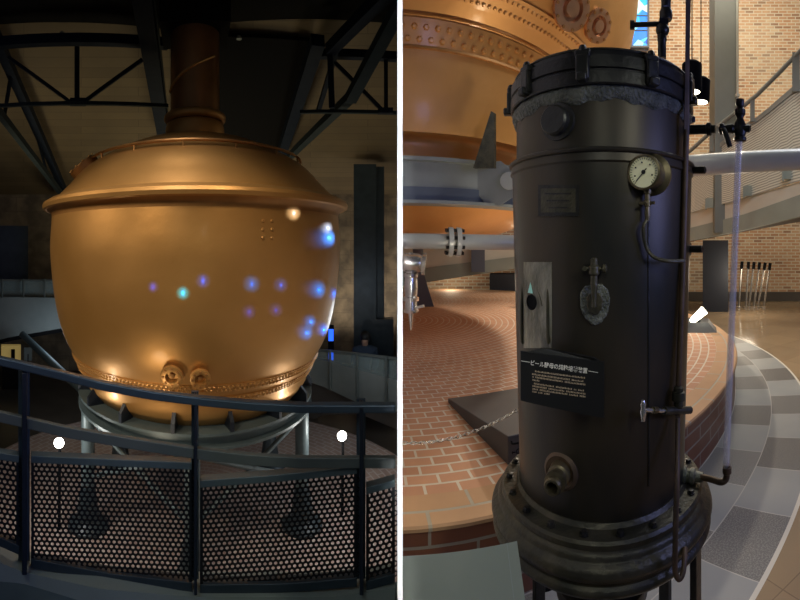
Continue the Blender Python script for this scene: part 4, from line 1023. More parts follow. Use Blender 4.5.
# small tap on that union
bm = B(); cyl(bm, pt(645, 410, 1.195), pt(668, 411, 1.265), 0.006, seg=10); turned(bm, pt(643, 400, 1.19), (0, 0, -1), [(0, 0.004), (0.01, 0.009), (0.022, 0.007), (0.03, 0.010), (0.045, 0.008), (0.058, 0.006), (0.06, 0)], 12)
obj('side_tap', bm, M['chrome'], tk)
bm = B(); cyl(bm, pt(653, 410, 1.215), pt(657, 410, 1.228), 0.010, seg=10); obj('side_tap_nut', bm, M['brassold'], tk)
# stubs on the right
for px0, px1, py, rr in ((688, 705, 170, 0.013), (686, 702, 249, 0.013)):
    a_, b_ = pt(px0-8, py, 1.47), pt(px1, py, 1.44); bm = B(); cyl(bm, a_, b_, rr, seg=14); ax = (b_-a_).normalized(); cyl(bm, a_+ax*0.02, a_+ax*0.042, rr*2.0, seg=8); turned(bm, b_-ax*0.004, ax, [(0, rr), (0.006, rr*0.8), (0.0061, rr*0.5), (0.002, 0)], 14); obj('pipe_stub', bm, M['tank_black'], tk)
# level gauge: upper arm, cross cock, glass tube, lower elbow
ua, ub = pt(684, 130, 1.42), pt(722, 129, 1.40)
bm = B(); ax = (ub-ua).normalized(); turned(bm, ua-ax*0.04, ax, [(0, 0.016), (0.115, 0.016), (0.117, 0.022), (0.130, 0.022), (0.132, 0.014), (0.145, 0.014), (0.146, 0)], 16); ar = obj('gauge_arm', bm, M['tank_black'], tk)
bm = B(); turned(bm, pt(719, 129, 1.40), ax, [(0, 0.012), (0.004, 0.019), (0.014, 0.019), (0.02, 0.013), (0.045, 0.016), (0.05, 0.012), (0.10, 0.012), (0.102, 0.0)], 16)
turned(bm, pt(740, 142, 1.40), (0, 0, 1), [(0, 0.014), (0.004, 0.021), (0.014, 0.021), (0.018, 0.016), (0.03, 0.021), (0.055, 0.021), (0.075, 0.011), (0.082, 0.012), (0.090, 0.018), (0.104, 0.018), (0.114, 0.010), (0.12, 0.014), (0.138, 0.014), (0.139, 0)], 18)
turned(bm, pt(738, 128, 1.40), ax, [(0, 0.012), (0.04, 0.010), (0.042, 0.010), (0.043, 0)], 12)
obj('cross_cock', bm, M['tank_black'], ar)
bm = B(); tube(bm, smooth_path([pt(723, 128, 1.37), pt(726, 135, 1.35), pt(730, 147, 1.35)], 4), 0.0085, 10); obj('cock_lever', bm, M['tank_black'], ar)
t0_, t1_ = pt(739, 141, 1.40), pt(726, 467, 1.40)
bm = B(); cyl(bm, t0_, t1_, 0.0115, seg=24, caps=False); cyl(bm, t1_, t0_, 0.0075, seg=24, caps=False); obj('level_glass', bm, M['tube'], tk)
bm = B(); tube(bm, smooth_path([pt(697, 476, 1.44), pt(710, 479, 1.42), pt(721, 482, 1.40), pt(726, 479, 1.40), pt(727, 470, 1.40)], 5), 0.0105, 12)
turned(bm, pt(727, 474, 1.40), (0, 0, 1), [(0, 0.012), (0.004, 0.015), (0.022, 0.015), (0.024, 0.011), (0.03, 0.011)], 12); obj('lower_elbow', bm, M['rust'], tk)
ax = (pt(700, 477, 1.43)-pt(684, 475, 1.44)).normalized()
bm = B(); turned(bm, pt(684, 475, 1.45)-ax*0.02, ax, [(0, 0.030), (0.028, 0.030), (0.03, 0.022), (0.04, 0.022), (0.044, 0.027), (0.056, 0.026), (0.06, 0.018), (0.085, 0.016), (0.09, 0.010)], 16); obj('lower_fitting', bm, M['verdigris'], tk)
# top right elbow pipe
bm = B(); cyl(bm, pt(632, 25, 1.62), pt(662, 24, 1.62), 0.0095, seg=12); cyl(bm, pt(630, 25, 1.62), pt(634.5, 25, 1.62), 0.017, seg=10)
bmesh.ops.create_uvsphere(bm, u_segments=18, v_segments=12, radius=0.026, matrix=Matrix.Translation(pt(662.5, 30, 1.62)))
tube(bm, [pt(663, 26, 1.62), pt(666, 8, 1.62), pt(666, -10, 1.62)], 0.019, 14); turned(bm, pt(666, 20, 1.62), (0, 0, 1), [(0, 0.022), (0.012, 0.025), (0.03, 0.025), (0.04, 0.02)], 14)
turned(bm, pt(662, 32, 1.62), (0, 0, -1), [(0, 0.016), (0.03, 0.019), (0.035, 0.016), (0.10, 0.016)], 14); obj('top_valve', bm, M['tank_black'], tk)
# drain nozzle low front
for px in (648,):
    plate(px, px+1.6, 160, 486, 'seam', M['tank_black'], 0.0025)
p, nn = port_at(561, 471, t_r(0.8)); nd = (nn*0.75+(eye-p).normalized()*0.25); nd.z = -0.05; nd.normalize()
bm = B(); turned(bm, p-nn*0.015, nn, [(0, 0.056), (0.018, 0.055), (0.024, 0.046), (0.020, 0.040), (0.020, 0)], 32); nz_ = obj('nozzle_boss', bm, M['rust'], tk)
nd = (nn*0.4+(eye-p).normalized()*0.6); nd.z *= 0.3; nd = (nd-Vector((0.06, 0, 0.1))).normalized()
bm = B(); turned(bm, p, nd, [(0, 0.034), (0.03, 0.032), (0.034, 0.026), (0.05, 0.026), (0.052, 0.031), (0.065, 0.031), (0.068, 0.022), (0.08, 0.022), (0.083, 0.025), (0.09, 0.022), (0.09, 0.016), (0.05, 0.014), (0.05, 0)], 24); obj('drain_nozzle', bm, M['brassold'], nz_)
# flange, bolts, moulded base
rf = TD*math.sin(100/F)
bm = B(); lathe(bm, TC, [(r_lo-0.02, z_lo+0.012), (r_lo+0.004, z_lo+0.012), (r_lo+0.012, z_lo), (rf-0.006, z_lo-0.004), (rf, z_lo-0.012), (rf, z_lo-0.026), (0.2, z_lo-0.026)], 96); fo = obj('bolted_flange', bm, M['tank_flange'], tk)
for k in range(20):
    a = 2*PI*(k+0.5)/20; q = around2((r_lo+rf)/2+0.004, a, z_lo-0.002)
    bm = B(); turned(bm, q, (0, 0, 1), [(0, 0.014), (0.003, 0.014), (0.0035, 0.0105), (0.012, 0.0105), (0.0135, 0.006), (0.0136, 0)], 6); obj('bolt', bm, M['tank_black'], fo)
ro = TD*math.sin(109.5/F)
bm = B(); prof = spline([(rf-0.004, z_lo-0.026), (rf+0.008, z_lo-0.034), (rf+0.014, z_lo-0.048)], 4)+[(rf+0.016, z_lo-0.05), (ro-0.006, z_lo-0.056)]+spline([(ro, z_lo-0.064), (ro+0.003, z_lo-0.078), (ro-0.004, z_lo-0.092)], 4)+[(ro-0.012, z_lo-0.096), (ro-0.014, z_lo-0.108)]+spline([(ro-0.006, z_lo-0.114), (ro-0.002, z_lo-0.126), (ro-0.012, z_lo-0.140)], 4)+[(ro-0.05, z_lo-0.15), (0.18, z_lo-0.17), (0.15, z_lo-0.26), (0.12, z_lo-0.34)]
lathe(bm, TC, prof, 96); obj('moulded_base', bm, M['tank_flange'], tk)
zb0 = z_lo-0.15
for k, a in enumerate((1.02, 2.3, -2.3, -1.02)):
    o_ = around2(ro-0.035, a, zb0/2); x = Vector((math.sin(a-tf), -math.cos(a-tf), 0)); y = Vector((-x.y, x.x, 0)); R = Matrix((x, y, Vector((0, 0, 1)))).transposed()
    bm = B(); box(bm, o_, (0.022, 0.052, zb0+0.02), R); obj('leg', bm, M['tank_black'], tk, bevel=0.003)
bm = B(); lathe(bm, TC, [(0.12, z_lo-0.33), (0.12, 0.42), (0.16, 0.40), (0.16, 0.36), (0.06, 0.34), (0.06, 0.02), (0.13, 0.0)], 40); obj('outlet_pipe', bm, M['tank_black'], tk)
# curved brace under the base
bm = B(); tube(bm, smooth_path([around2(0.30, 0.98, zb0-0.03), around2(0.24, 0.85, zb0-0.09), around2(0.12, 0.5, zb0-0.16)], 6), 0.012, 8); obj('brace', bm, M['tank_black'], tk)
# black sign bent to the tank, writing on it
sg = thing('information_sign', port_at(560, 418, t_r(1.0))[0], 'black Japanese sign with cream heading leaning on the black tank front', 'sign')
dl0, dr0 = thit(521, t_r(1.0))[0], thit(604, t_r(1.0))[0]
cA, cB, cC, cD = pt(520.5, 351, 1.20), pt(604, 362, 1.155), pt(604, 418, 1.155), pt(520.5, 400.5, 1.20)
nsg = (cB-cA).cross(cD-cA).normalized()
if nsg.dot(eye-cA) < 0: nsg = -nsg
bm = B(); prism(bm, [cA, cB, cC, cD], -nsg*0.006); bd = obj('board', bm, M['signface'], sg, smooth=False)
bm = B(); prism(bm, [pt(528, 352, 1.205), pt(541, 348.5, 1.20), pt(549, 349.5, 1.195), pt(594, 358, 1.165), pt(600, 362, 1.165)], -nsg*0.012); obj('back_bracket', bm, M['signface'], sg, smooth=False)
bm = B(); pA = (cA+cB+cC+cD)/4-nsg*0.006; cyl(bm, pA, pA-nsg*0.06, 0.02, seg=12); obj('standoff', bm, M['tank_black'], sg)
ux = (cB-cA).normalized(); uy = (ux.cross(nsg)); uy = uy if uy.z > 0 else -uy
def on_sign(px, py):       # sight line through the pixel onto the board plane
    a = az(px); dirv = Vector((math.sin(a), math.cos(a), (HZ-py)/F)); t_ = (cA-eye).dot(nsg)/dirv.dot(nsg); return eye+dirv*t_
def sign_text(body, pxa, pya, pxb, pyb, m, name, size_px):
    pa_, pb_ = on_sign(pxa, pya), on_sign(pxb, pyb); cu = bpy.data.curves.new(name, 'FONT'); cu.body = body; cu.size = 1; cu.align_y = 'CENTER'; cu.offset = 0.012
    to = bpy.data.objects.new(name, cu); COL.objects.link(to); bpy.context.view_layer.update(); dg = bpy.context.evaluated_depsgraph_get()
    me = bpy.data.meshes.new_from_object(to.evaluated_get(dg)); bpy.data.objects.remove(to)
    xs = [v.co.x for v in me.vertices]; ys = [v.co.y for v in me.vertices]; w = max(xs)-min(xs); hh = max(ys)-min(ys); x0 = min(xs); yc = (max(ys)+min(ys))/2
    X = (pb_-pa_); k = X.length/w; X.normalize(); Y = nsg.cross(X).normalized(); Y = Y if Y.z > 0 else -Y; ky = size_px/F*1.18/hh
    for v in me.vertices: v.co = pa_+X*(v.co.x-x0)*k+Y*(v.co.y-yc)*ky+nsg*0.0006-wloc(bd)
    o_ = bpy.data.objects.new(name, me); COL.objects.link(o_); o_.parent = bd; me.materials.clear(); me.materials.append(m); return o_
sign_text('ビール酵母の純粋培養装置', 531, 362.5, 587.5, 370.8, M['signwhite'], 'heading', 5.6)
for a_, b_ in (((521, 360.8), (530, 362.2)), ((588.5, 371), (598, 372.5))):
    bm = B(); A_, B_ = on_sign(*a_), on_sign(*b_); prism(bm, [A_+uy*0.0006, B_+uy*0.0006, B_-uy*0.0006, A_-uy*0.0006], nsg*0.0006)
    obj('heading_rule', bm, M['signwhite'], bd)
# body copy too small to read in the photograph: rows of tiny strokes
rows = [(533.5, 371, 586, 378), (532, 374, 584, 381.5), (532.5, 376.8, 586, 384.8), (532.5, 379.8, 540, 381), (534, 383.5, 585, 390.8), (532.5, 386, 586, 394), (532.5, 388.8, 586, 396.8), (532.5, 391.5, 551, 394.5)]
bm = B()
for xa, ya, xb, yb in rows:
    A_, B_ = on_sign(xa, ya), on_sign(xb, yb); L_ = (B_-A_).length; X = (B_-A_)/L_; t_ = 0; Y = uy
    while t_ < L_-0.0035:
        w = 0.0036; q = A_+X*t_
        if random.random() > 0.06:
            k = random.choice((0, 1, 2)); h_ = 0.0022
            if k != 1: prism(bm, [q+Y*h_, q+X*w*0.8+Y*h_, q+X*w*0.8+Y*(h_-0.0009), q+Y*(h_-0.0009)], nsg*0.0005)
            prism(bm, [q-Y*0.0003, q+X*w*0.85-Y*0.0003, q+X*w*0.85-Y*0.0013, q-Y*0.0013], nsg*0.0005)
            prism(bm, [q+X*w*0.35+Y*h_, q+X*w*0.55+Y*h_, q+X*w*0.55-Y*0.002, q+X*w*0.35-Y*0.002], nsg*0.0004)
        t_ += w*1.15
obj('small_print', bm, M['signtext'], bd, smooth=False)

# charcoal lamp plinth (wedge) on the platform, left of tank
def zat(py, h): return h*F/(py-HZ)
hc = ZC-ph
A0 = pol(448, zat(403, hc), ph+0.004); B0 = pol(508, zat(466, hc), ph+0.004)
dirn = (A0-B0); L_ = dirn.length; dirn.normalize(); side = Vector((dirn.y, -dirn.x, 0))
if side.x < 0: side = -side
W = 0.62
def wedge(A0, B0, side, W, h0, h1):
    bm = B(); up = Vector((0, 0, 1))
    prism(bm, [A0, B0, B0+up*h1, A0+up*h0], side*W); return bm
wd = thing('lamp_plinth', B0, 'charcoal wedge shaped plinth on the brick platform left of the black tank', 'plinth')
obj('body', wedge(A0, B0, side, W, 0.03, 0.15), M['wedge'], wd, smooth=False, bevel=0.004)
fr = B0+Vector((0, 0, 0.15))
hp_ = fr+side*0.10+dirn*0.0
bm = B(); tube(bm, smooth_path([fr+side*0.02+Vector((0, 0, -0.03))-dirn*0.002, fr+side*0.02+Vector((0, 0, -0.03))-dirn*0.03, fr+side*0.14+Vector((0, 0, -0.03))-dirn*0.03, fr+side*0.14+Vector((0, 0, -0.03))-dirn*0.002], 4), 0.005, 8); obj('handle', bm, M['black'], wd)
bm = B(); qc = B0+side*0.06+Vector((0, 0, 0.06))-dirn*0.001
for s_ in (-0.035, 0.02): box(bm, qc+side*(s_+0.0075), (0.02, 0.004, 0.004)); box(bm, qc+side*(s_-0.0 if s_ < 0 else s_+0.015), (0.003, 0.004, 0.016))
tube(bm, [qc+side*0.012*math.cos(k*PI/6)+Vector((0, 0, 0.012*math.sin(k*PI/6))) for k in range(12)], 0.0025, 6, closed=True); obj('symbol', bm, M['black'], wd)
# chain
c0, c1 = pt(402.2, 443, 1.78), pt(545, 390, 1.97)
def chain_p(t):
    q = c0.lerp(c1, t); q.z -= 0.10*4*t*(1-t)*0.55; return q
ch = thing('chain', c0, 'thin pale metal barrier chain sagging from the partition to behind the black tank', 'chain')
NL = 34; proto = None
for k in range(NL):
    a_, b_ = chain_p(k/NL), chain_p((k+1)/NL); ax = (b_-a_).normalized(); L = (b_-a_).length*0.72; x, y = frame_of(ax); sd = x if k % 2 else y; mid = (a_+b_)/2
    pts_ = []
    for j in range(14):
        t_ = 2*PI*j/14; pts_.append(ax*math.cos(t_)*L+sd*math.sin(t_)*0.0065)
    bm = B(); tube(bm, [mid+v for v in pts_], 0.0018, 6, closed=True); cutx(bm, 1, 0.0072); obj('link', bm, M['chrome'], ch)
cp_ = thing('chain_post', Vector((c1.x, c1.y, 0)), 'slim black post behind the black tank holding the chain', 'post')
bm = B(); cyl(bm, (c1.x, c1.y, 0.02), (c1.x, c1.y, c1.z+0.05), 0.012, seg=12); obj('post', bm, M['black'], cp_)
bm = B(); turned(bm, (c1.x, c1.y, 0), (0, 0, 1), [(0, 0.05), (0.015, 0.05), (0.02, 0)], 20); obj('base', bm, M['black'], cp_)

# grey sign panel at bottom left
gp = thing('lectern_sign', pol(460, 1.0, 0), 'blank grey green slanted information panel at the bottom, in front of the black tank', 'sign')
cs = [pt(402.8, 556, 1.02), pt(517, 541, 1.06), pt(531, 640, 0.86), pt(403.2, 640, 0.86)]
nn = (cs[1]-cs[0]).cross(cs[3]-cs[0]).normalized(); nn = nn if nn.z > 0 else -nn
bm = B(); prism(bm, cs, -nn*0.012); pn = obj('panel', bm, M['panel'], gp, smooth=False)
e0, e1 = cs[1]+(cs[0]-cs[1])*0.09, cs[2]+(cs[3]-cs[2])*0.09; ex = (cs[0]-cs[1]).normalized()
bm = B(); prism(bm, [e0, e1, e1+ex*0.0012, e0+ex*0.0012], nn*0.0006); obj('groove_line', bm, M['beam'], pn)
bm = B(); c = (cs[0]+cs[1]+cs[2]+cs[3])/4; cyl(bm, (c.x, c.y, 0), c-nn*0.012, 0.02, seg=14); obj('post', bm, M['black'], gp)
bm = B(); turned(bm, (c.x, c.y, 0), (0, 0, 1), [(0, 0.12), (0.012, 0.12), (0.014, 0)], 24); obj('base', bm, M['black'], gp)

# ramp sweeping round the right
rp = thing('ramp', pol(700, 9, 0), 'curved off white ramp with slatted guard panels sweeping round behind the black tank', 'ramp')
ramp_d = [(401, 10.3), (520, 10.2), (690, 9.0), (830, 7.6)]
def rd(px): return interp(ramp_d, px)[0]
def rtab(tab, off=0.0): return [(px, a_, b_, rd(px)+off) for px, a_, b_ in tab]
obj('fascia', ribbon(B(), rtab([(401, 244, 266), (425, 246, 270), (520, 238, 257), (600, 230, 245), (690, 213, 229), (730, 202, 220), (760, 193, 210), (830, 174, 186)]), 0.15), M['white_ramp'], rp)
obj('edge_beam', ribbon(B(), rtab([(401, 268, 286), (425, 268, 282), (520, 256, 268), (600, 245, 256), (690, 228, 241), (745, 214, 230), (830, 184, 209)], -0.03), 0.3), M['beam'], rp)
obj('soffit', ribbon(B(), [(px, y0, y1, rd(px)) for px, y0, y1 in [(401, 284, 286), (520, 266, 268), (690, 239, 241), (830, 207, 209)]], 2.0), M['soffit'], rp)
gp_ = [(560, 225, 262), (640, 196, 232), (690, 172, 213), (715, 150, 206), (740, 131, 200), (760, 119, 193), (785, 98, 185), (800, 86, 181), (830, 62, 174)]
M['slats'] = slats()
bm = ribbon(B(), rtab(gp_, -0.05), 0.03, 12, uv=True)
me_o = obj('guard_panel', bm, M['slats'], rp, smooth=False)
obj('top_rail', ribbon(B(), rtab([(560, 222, 225), (640, 192, 196), (690, 168, 172.5), (715, 147, 151), (740, 127, 131), (760, 115, 120), (785, 93, 99), (800, 80, 87), (830, 55, 63)], -0.08), 0.08), M['grey_steel'], rp)
bm = B(); tube(bm, [pt(px, py, rd(px)-0.1) for px, py in ((560, 208), (640, 178), (690, 151), (712, 131), (735, 113), (757, 95), (778, 74), (800, 51), (830, 18))], 0.04, 10); obj('handrail', bm, M['column'], rp)
for px, y0, y1 in ((671, 163, 182), (712, 131, 152), (752.5, 98, 122), (796, 53, 92)):
    d = rd(px)-0.08; bm = B(); box(bm, (pt(px, y0, d)+pt(px, y1, d))/2, ((0.09 if px < 790 else 0.14), 0.08, (y1-y0)/F*d), Matrix.Rotation(-az(px), 3, 'Z')); obj('post', bm, M['column'], rp)
for px, py in ((710, 203), (748, 191), (787, 174)):
    d = rd(px)-0.1; bm = B(); box(bm, pt(px, py, d), (0.14, 0.08, 0.2), Matrix.Rotation(-az(px), 3, 'Z')); box(bm, pt(px-4, py+1, d-0.05), (0.04, 0.04, 0.22), Matrix.Rotation(-az(px), 3, 'Z')); obj('panel_clip', bm, M['beam'], rp)
bm = B(); box(bm, pt(478, 256, 10.1), (0.32, 0.08, 0.75), Matrix.Rotation(-az(478), 3, 'Z')); obj('joint_cover', bm, M['slate_and_web_shade'], rp)
# large pale pipe on the right
pa, pb = pt(615, 173.5, 4.0), pt(900, 158, 4.2); 
bm = B(); cyl(bm, pa, pb, 0.098, seg=32); tag(obj('large_pipe', bm, M['pipe'], loc=pa), 'thick pale horizontal pipe right of the black tank, crossing the ramp panels', 'pipe')
# column
p = pol(723.5, 8.7, 0)
bm = B(); box(bm, pol(723.5, 8.9, 4.75), (24/F*8.8, 0.5, 5.9), Matrix.Rotation(-az(723.5)+0.25, 3, 'Z'))
cl = obj('column', bm, M['column'], loc=(p.x, p.y, 1.8), smooth=False); tag(cl, 'tall plain grey column in front of the lit brick wall at right', 'column')
bm = B(); cyl(bm, pol(737.5, 8.55, 2.3), pol(737.5, 8.55, 7.4), 0.022, seg=10)
for z_ in (2.9, 3.7, 4.5): cyl(bm, pol(737.5, 8.55, z_), pol(737.5, 8.55, z_+0.05), 0.045, seg=10)
obj('conduit', bm, M['pipe'], cl)
# blue box walls under ramp
for a_, y0, y1, px0, px1, d, lb in ((0, 236, 304, 703, 728, 10.2, 'dark slate blue pier under the ramp, right of the black tank'), (1, 262, 292, 490, 530, 11.3, 'dark navy pier under the ramp, left of the black tank')):
    pc = (px0+px1)/2; z0_, z1_ = (0, (1.66, 0.8)[a_]); bm = B(); box(bm, pol(pc, d, (z0_+z1_)/2), ((px1-px0)/F*d, 0.5, z1_-z0_), Matrix.Rotation(-az(pc), 3, 'Z'))
    tag(obj('pier', bm, M['bluebox'], loc=pol(pc, d, 0), smooth=False), lb, 'pier')
# stained glass
w_ = thing('window', pol(643, 11.15, zy(45, 11.15)), 'x', 'x'); bpy.data.objects.remove(w_)
bm = B(); box(bm, pt(640, 12, 11.72), (16/F*11.7, 0.06, 1.9), Matrix.Rotation(-az(640), 3, 'Z')); w_ = struct(obj('window_1', bm, M['stain'], loc=pt(640, 45, 11.7), smooth=False))
bm = B(); R = Matrix.Rotation(-az(640), 3, 'Z')
c = pt(640, 12, 11.68); hw = 8.3/F*11.7
for s_ in (-1, 1): box(bm, c+R @ Vector((s_*hw, 0, 0)), (0.05, 0.12, 1.95), R)
box(bm, c-Vector((0, 0, 0.96)), (hw*2, 0.12, 0.05), R)
for z_ in (-0.5, -0.1, 0.35): box(bm, c+Vector((0, 0, z_)), (hw*2, 0.03, 0.02), R)
obj('window_frame', bm, M['slate_and_web_shade'], w_, smooth=False)
# track spotlights
def tspot(px, py0, py1, px2, d, label):
    t = thing('track_spotlight', pt(px, py0, d), label, 'spotlight'); a_, b_ = pt(px, py0, d), pt(px2, py1, d)
    ax = (b_-a_).normalized(); L = (b_-a_).length
    bm = B(); turned(bm, a_, ax, [(0, 0.05), (0.02, 0.075), (L*0.95, 0.075), (L, 0.07)], 20); obj('housing', bm, M['black'], t)
    bm = B(); turned(bm, b_-ax*0.004, ax, [(0, 0.06), (0.006, 0.06), (0.007, 0)], 20); obj('lens', bm, M['lampwarm'], t)
    bm = B(); cyl(bm, a_+Vector((0, 0, 0.02)), a_+Vector((0, 0, 3.0)), 0.004, seg=8); obj('rod', bm, M['black'], t)
    return t
tspot(692, 62, 92, 692, 3.2, 'black cylinder spotlight hanging right behind the tank lid')
tspot(701, 78, 102, 700, 3.4, 'black cylinder spotlight with glowing face nearest the grey column')
# black floor lamp on platform, right
p0 = pol(704, zat(333, hc), ph)
lp = thing('floor_spotlight', p0, 'glowing floor spotlight on a black plinth on the platform edge, right of the tank', 'spotlight')
u = Vector((math.cos(az(704)), -math.sin(az(704)), 0)); v_ = Vector((math.sin(az(704)), math.cos(az(704)), 0)); up = Vector((0, 0, 1))
q = [p0+u*-0.45, p0+u*0.17, p0+u*0.06+up*0.11+v_*0.12, p0+u*-0.45+up*0.13+v_*0.12]
bm = B(); prism(bm, q, v_*0.35); obj('plinth', bm, M['wedge'], lp, smooth=False)
hc_ = pt(700, 314, zat(333, hc)+0.15); hd = Vector((u.x*0.62, u.y*0.62, 0.55)).normalized()
lamp_dir = hd
bm = B(); turned(bm, hc_-hd*0.16, hd, [(0, 0.03), (0.05, 0.045), (0.24, 0.06), (0.242, 0.055)], 20); obj('lamp_glow', bm, M['lampwarm'], lp)
bm = B(); cyl(bm, hc_-hd*0.1-up*0.0, Vector((hc_.x, hc_.y, ph+0.12)), 0.02, seg=8); obj('stem', bm, M['black'], lp)
# leaning stanchions
d = 10.6
sp0 = None; base = pol(740, d, 0)
tops = [(738, 742), (745, 748.5), (748, 754), (753, 759.5), (757, 765), (763, 770)]
for k, (pb_, ptop) in enumerate(tops):
    bpos = pol(pb_+1, d, 0.0); tpos = pt(ptop, 263+0.3*k, d+0.05)
    lb = 'silver folded queue stand leaning in the row below the brick wall'
    lb = ('leftmost', 'second from left', 'third from left', 'third from right', 'second from right', 'rightmost')[k]+' of the silver queue stands leaning by the brick wall'
    t = thing('queue_stand', bpos, lb, 'stand', 'silver queue stands leaning by the brick wall')
    bm = B(); cyl(bm, bpos+Vector((0, 0, 0.04)), tpos, 0.028, seg=10); obj('pole', bm, M['chrome'], t)
    ax = (tpos-bpos).normalized(); bm = B(); cyl(bm, tpos-ax*0.14, tpos+ax*0.04, 0.04, seg=10); obj('cap', bm, M['black'], t)
    bm = B(); turned(bm, bpos, (0, 0, 1), [(0, 0.075), (0.03, 0.075), (0.05, 0.03), (0.051, 0)], 16); obj('base', bm, M['chrome'], t)

# ================================================================== LIGHT
w = bpy.data.worlds.new('world'); S.world = w; w.use_nodes = True
w.node_tree.nodes['Background'].inputs[0].default_value = (0.80, 0.88, 1.0, 1); w.node_tree.nodes['Background'].inputs[1].default_value = 0.035
def light(kind, loc, aim, e, col, size=0.3, cone=None, blend=0.5, name='lamp_or_fill'):
    l = bpy.data.lights.new(name, kind); l.energy = e; l.color = col
    if kind == 'AREA': l.size = size
    else: l.shadow_soft_size = size
    if kind == 'SPOT': l.spot_size = cone; l.spot_blend = blend
    o = bpy.data.objects.new(name, l); COL.objects.link(o); o.location = loc
    o.rotation_euler = (Vector(aim)-Vector(loc)).to_track_quat('-Z', 'Y').to_euler(); return o
WARM = (1.0, 0.82, 0.58); COOL = (0.75, 0.88, 1.0)
# left hall
light('SPOT', (-2.4, -0.8, 4.2), (KC.x, KC.y-1.5, 0.0), 420, WARM, 0.35, math.radians(52), 0.9)
light('SPOT', (-5.2, 0.6, 3.6), (KC.x, KC.y-1, 0.0), 270, WARM, 0.3, math.radians(60), 0.9)
light('SPOT', (-0.35, 2.4, 3.6), (KC.x+0.7, KC.y-1, 0.0), 90, WARM, 0.2, math.radians(60), 0.9)
light('SPOT', (-2.4, 1.9, -1.5), (KC.x, KC.y-1.5, -0.2), 70, WARM, 0.3, math.radians(60), 0.9)
light('POINT', fp1+Vector((0.1, -0.25, 0.05)), (0, 0, 0), 12, (1, 0.97, 0.9), 0.06)
light('POINT', fp2+Vector((0.0, -0.25, 0.05)), (0, 0, 0), 12, (1, 0.97, 0.9), 0.06)
light('SPOT', (-1.9, 2.8, 3.8), (-2.4, 3.6, -2), 120, (1, 0.92, 0.85), 0.5, math.radians(100), 0.9)
light('AREA', (-4.4, 8.9, 0.3), (-4.6, 9.2, 3.8), 45, (1.0, 0.84, 0.5), 1.5)
light('SPOT', (-6.0, 4.9, 0.8), (-6.0, 6.6, 4.6), 110, (1.0, 0.84, 0.5), 0.3, math.radians(90), 0.9)
light('SPOT', (-0.5, 10.9, -1.2), (-0.8, 12.5, 1.2), 130, (1.0, 0.86, 0.66), 0.2, math.radians(110), 0.9)
light('SPOT', (-2.0, 10.6, -1.2), (-1.7, 12.4, 1.2), 90, (1.0, 0.86, 0.66), 0.2, math.radians(110), 0.9)
light('SPOT', (-1.4, 7.6, 0.6), (-1.4, 8.2, 4.6), 60, (1.0, 0.84, 0.5), 0.3, math.radians(110), 0.9)
light('POINT', (-0.7, 7.0, 0.3), (0, 0, 0), 16, COOL, 0.3)
light('POINT', (-6.2, 6.2, -0.3), (0, 0, 0), 12, COOL, 0.3)
light('SPOT', (-0.8, -0.6, 3.2), (-1.0, 1.8, 0.7), 36, COOL, 0.4, math.radians(70), 0.9)
# small coloured spots added in mid-air to put the glints on the belly
BL = (0.0, 0.13, 1.0)
spots = [(183, 293, 4.5, 2.4, (0.0, 0.45, 1.0)), (153, 287, 3.8, 0.6, (0.05, 0.09, 1.0)), (203, 281, 5, 1.0, (0.02, 0.11, 1.0)), (252, 284, 6, 1.3, BL),
         (281, 285, 5, 0.9, (0.02, 0.11, 1.0)), (319, 290, 6.5, 1.7, BL), (334, 294, 4.5, 0.5, BL), (311, 322, 4.5, 1.1, BL),
         (307, 333, 5.5, 1.3, BL), (324, 330, 4.5, 0.9, BL), (329, 238, 7, 3.0, (0.02, 0.16, 1.0)), (328, 228, 4, 1.2, (0.3, 0.5, 1.0)), (294, 213, 5, 1.0, (0.9, 0.95, 1.0)),
         (249, 312, 5, 0.4, (0.05, 0.09, 1.0)), (276, 310, 5, 0.4, (0.05, 0.09, 1.0))]
for px, py, rp_, e, c_ in spots:
    p = hit(px, py)
    if p is None: continue
    nn = bnormal(p); v = (p-eye).normalized(); r_ = v-2*v.dot(nn)*nn
    t_ = 1.75
    if r_.x > 0: t_ = min(t_, (-0.12-p.x)/r_.x)
    t_ = max(t_, 0.5); L_ = p+r_*t_
    cone = 2*math.atan(rp_*1.7/F*(p-eye).length/t_)
    light('SPOT', L_, p, 42*e*t_*t_/6.8, c_, 0.01, cone, 0.9, 'added_glint_spot')
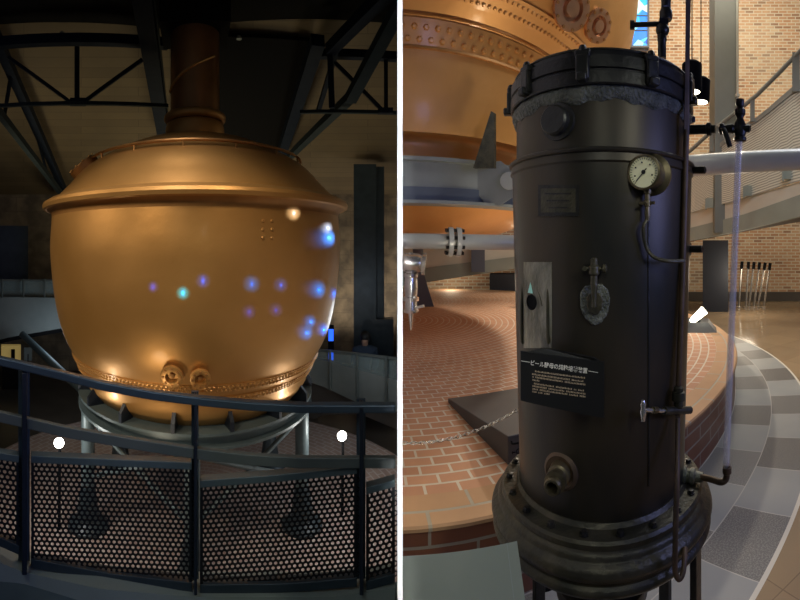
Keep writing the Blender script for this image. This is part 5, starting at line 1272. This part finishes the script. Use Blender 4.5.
# right hall
light('SPOT', (3.9, 7.8, 3.6), (1.6, 4.4, 0.4), 620, (1.0, 0.86, 0.68), 0.10, math.radians(110), 0.8)
light('SPOT', (1.3, 1.7, 4.4), (0.5, 2.0, 0.4), 80, (1.0, 0.88, 0.72), 0.12, math.radians(34), 0.9)
light('SPOT', (2.2, 3.6, 0.65), (1.3, 5.3, 3.6), 75, (1.0, 0.86, 0.6), 0.12, math.radians(95), 0.8)
light('SPOT', (0.55, 2.6, 1.2), (0.35, 4.2, 2.5), 14, (1.0, 0.9, 0.7), 0.06, math.radians(70), 0.9)
light('POINT', (3.4, 9.6, 1.0), (0, 0, 0), 30, (1.0, 0.85, 0.62), 0.3)
light('AREA', (5.2, 6.0, 8.6), (7.4, 9.6, 3.2), 300, (1.0, 0.88, 0.68), 1.6)
light('POINT', (1.3, 10.9, 0.6), (0, 0, 0), 14, (1.0, 0.85, 0.62), 0.2)
light('SPOT', (8.2, 5.0, 5.8), (7.6, 8.8, 3.2), 200, (1.0, 0.88, 0.66), 0.3, math.radians(120), 0.9)
light('SPOT', (4.6, 9.2, 6.8), (6.0, 10.2, 3.6), 160, (1.0, 0.88, 0.66), 0.3, math.radians(110), 0.9)
light('POINT', (6.8, 6.6, 0.9), (0, 0, 0), 40, (1.0, 0.85, 0.65), 0.3)
light('AREA', (4.0, 2.6, 5.2), (4.0, 3.2, 0.0), 75, (0.95, 0.97, 1.0), 1.8)
light('SPOT', (-0.25, -0.5, 2.5), (0.60, 1.2, 0.9), 18, (0.98, 1.0, 0.84), 0.25, math.radians(60), 0.9)  # added fill brightening the tank's left front
light('SPOT', (0.9, -0.4, 2.4), (0.0, 1.25, 1.3), 48, (0.98, 1.0, 0.84), 0.15, math.radians(50), 0.9)  # added spot brightening the partition for the tank to mirror
light('AREA', (2.1, -0.5, 1.9), (TC.x, TC.y, 1.4), 16, (0.34, 0.40, 1.0), 0.7)  # added blue area light tinting the tank's right side
light('SPOT', hc_+hd*0.12, hc_+hd, 8, (1.0, 0.93, 0.75), 0.05, math.radians(120), 0.6)
# narrow strip light added behind the eye to whiten the partition's end
l = bpy.data.lights.new('partition_fill', 'AREA'); l.shape = 'RECTANGLE'; l.size = 0.03; l.size_y = 2.0; l.energy = 0.35; l.spread = math.radians(4)
o = bpy.data.objects.new('partition_fill', l); COL.objects.link(o); o.location = (0, -0.5, 1.45); o.rotation_euler = (PI/2, 0, 0)
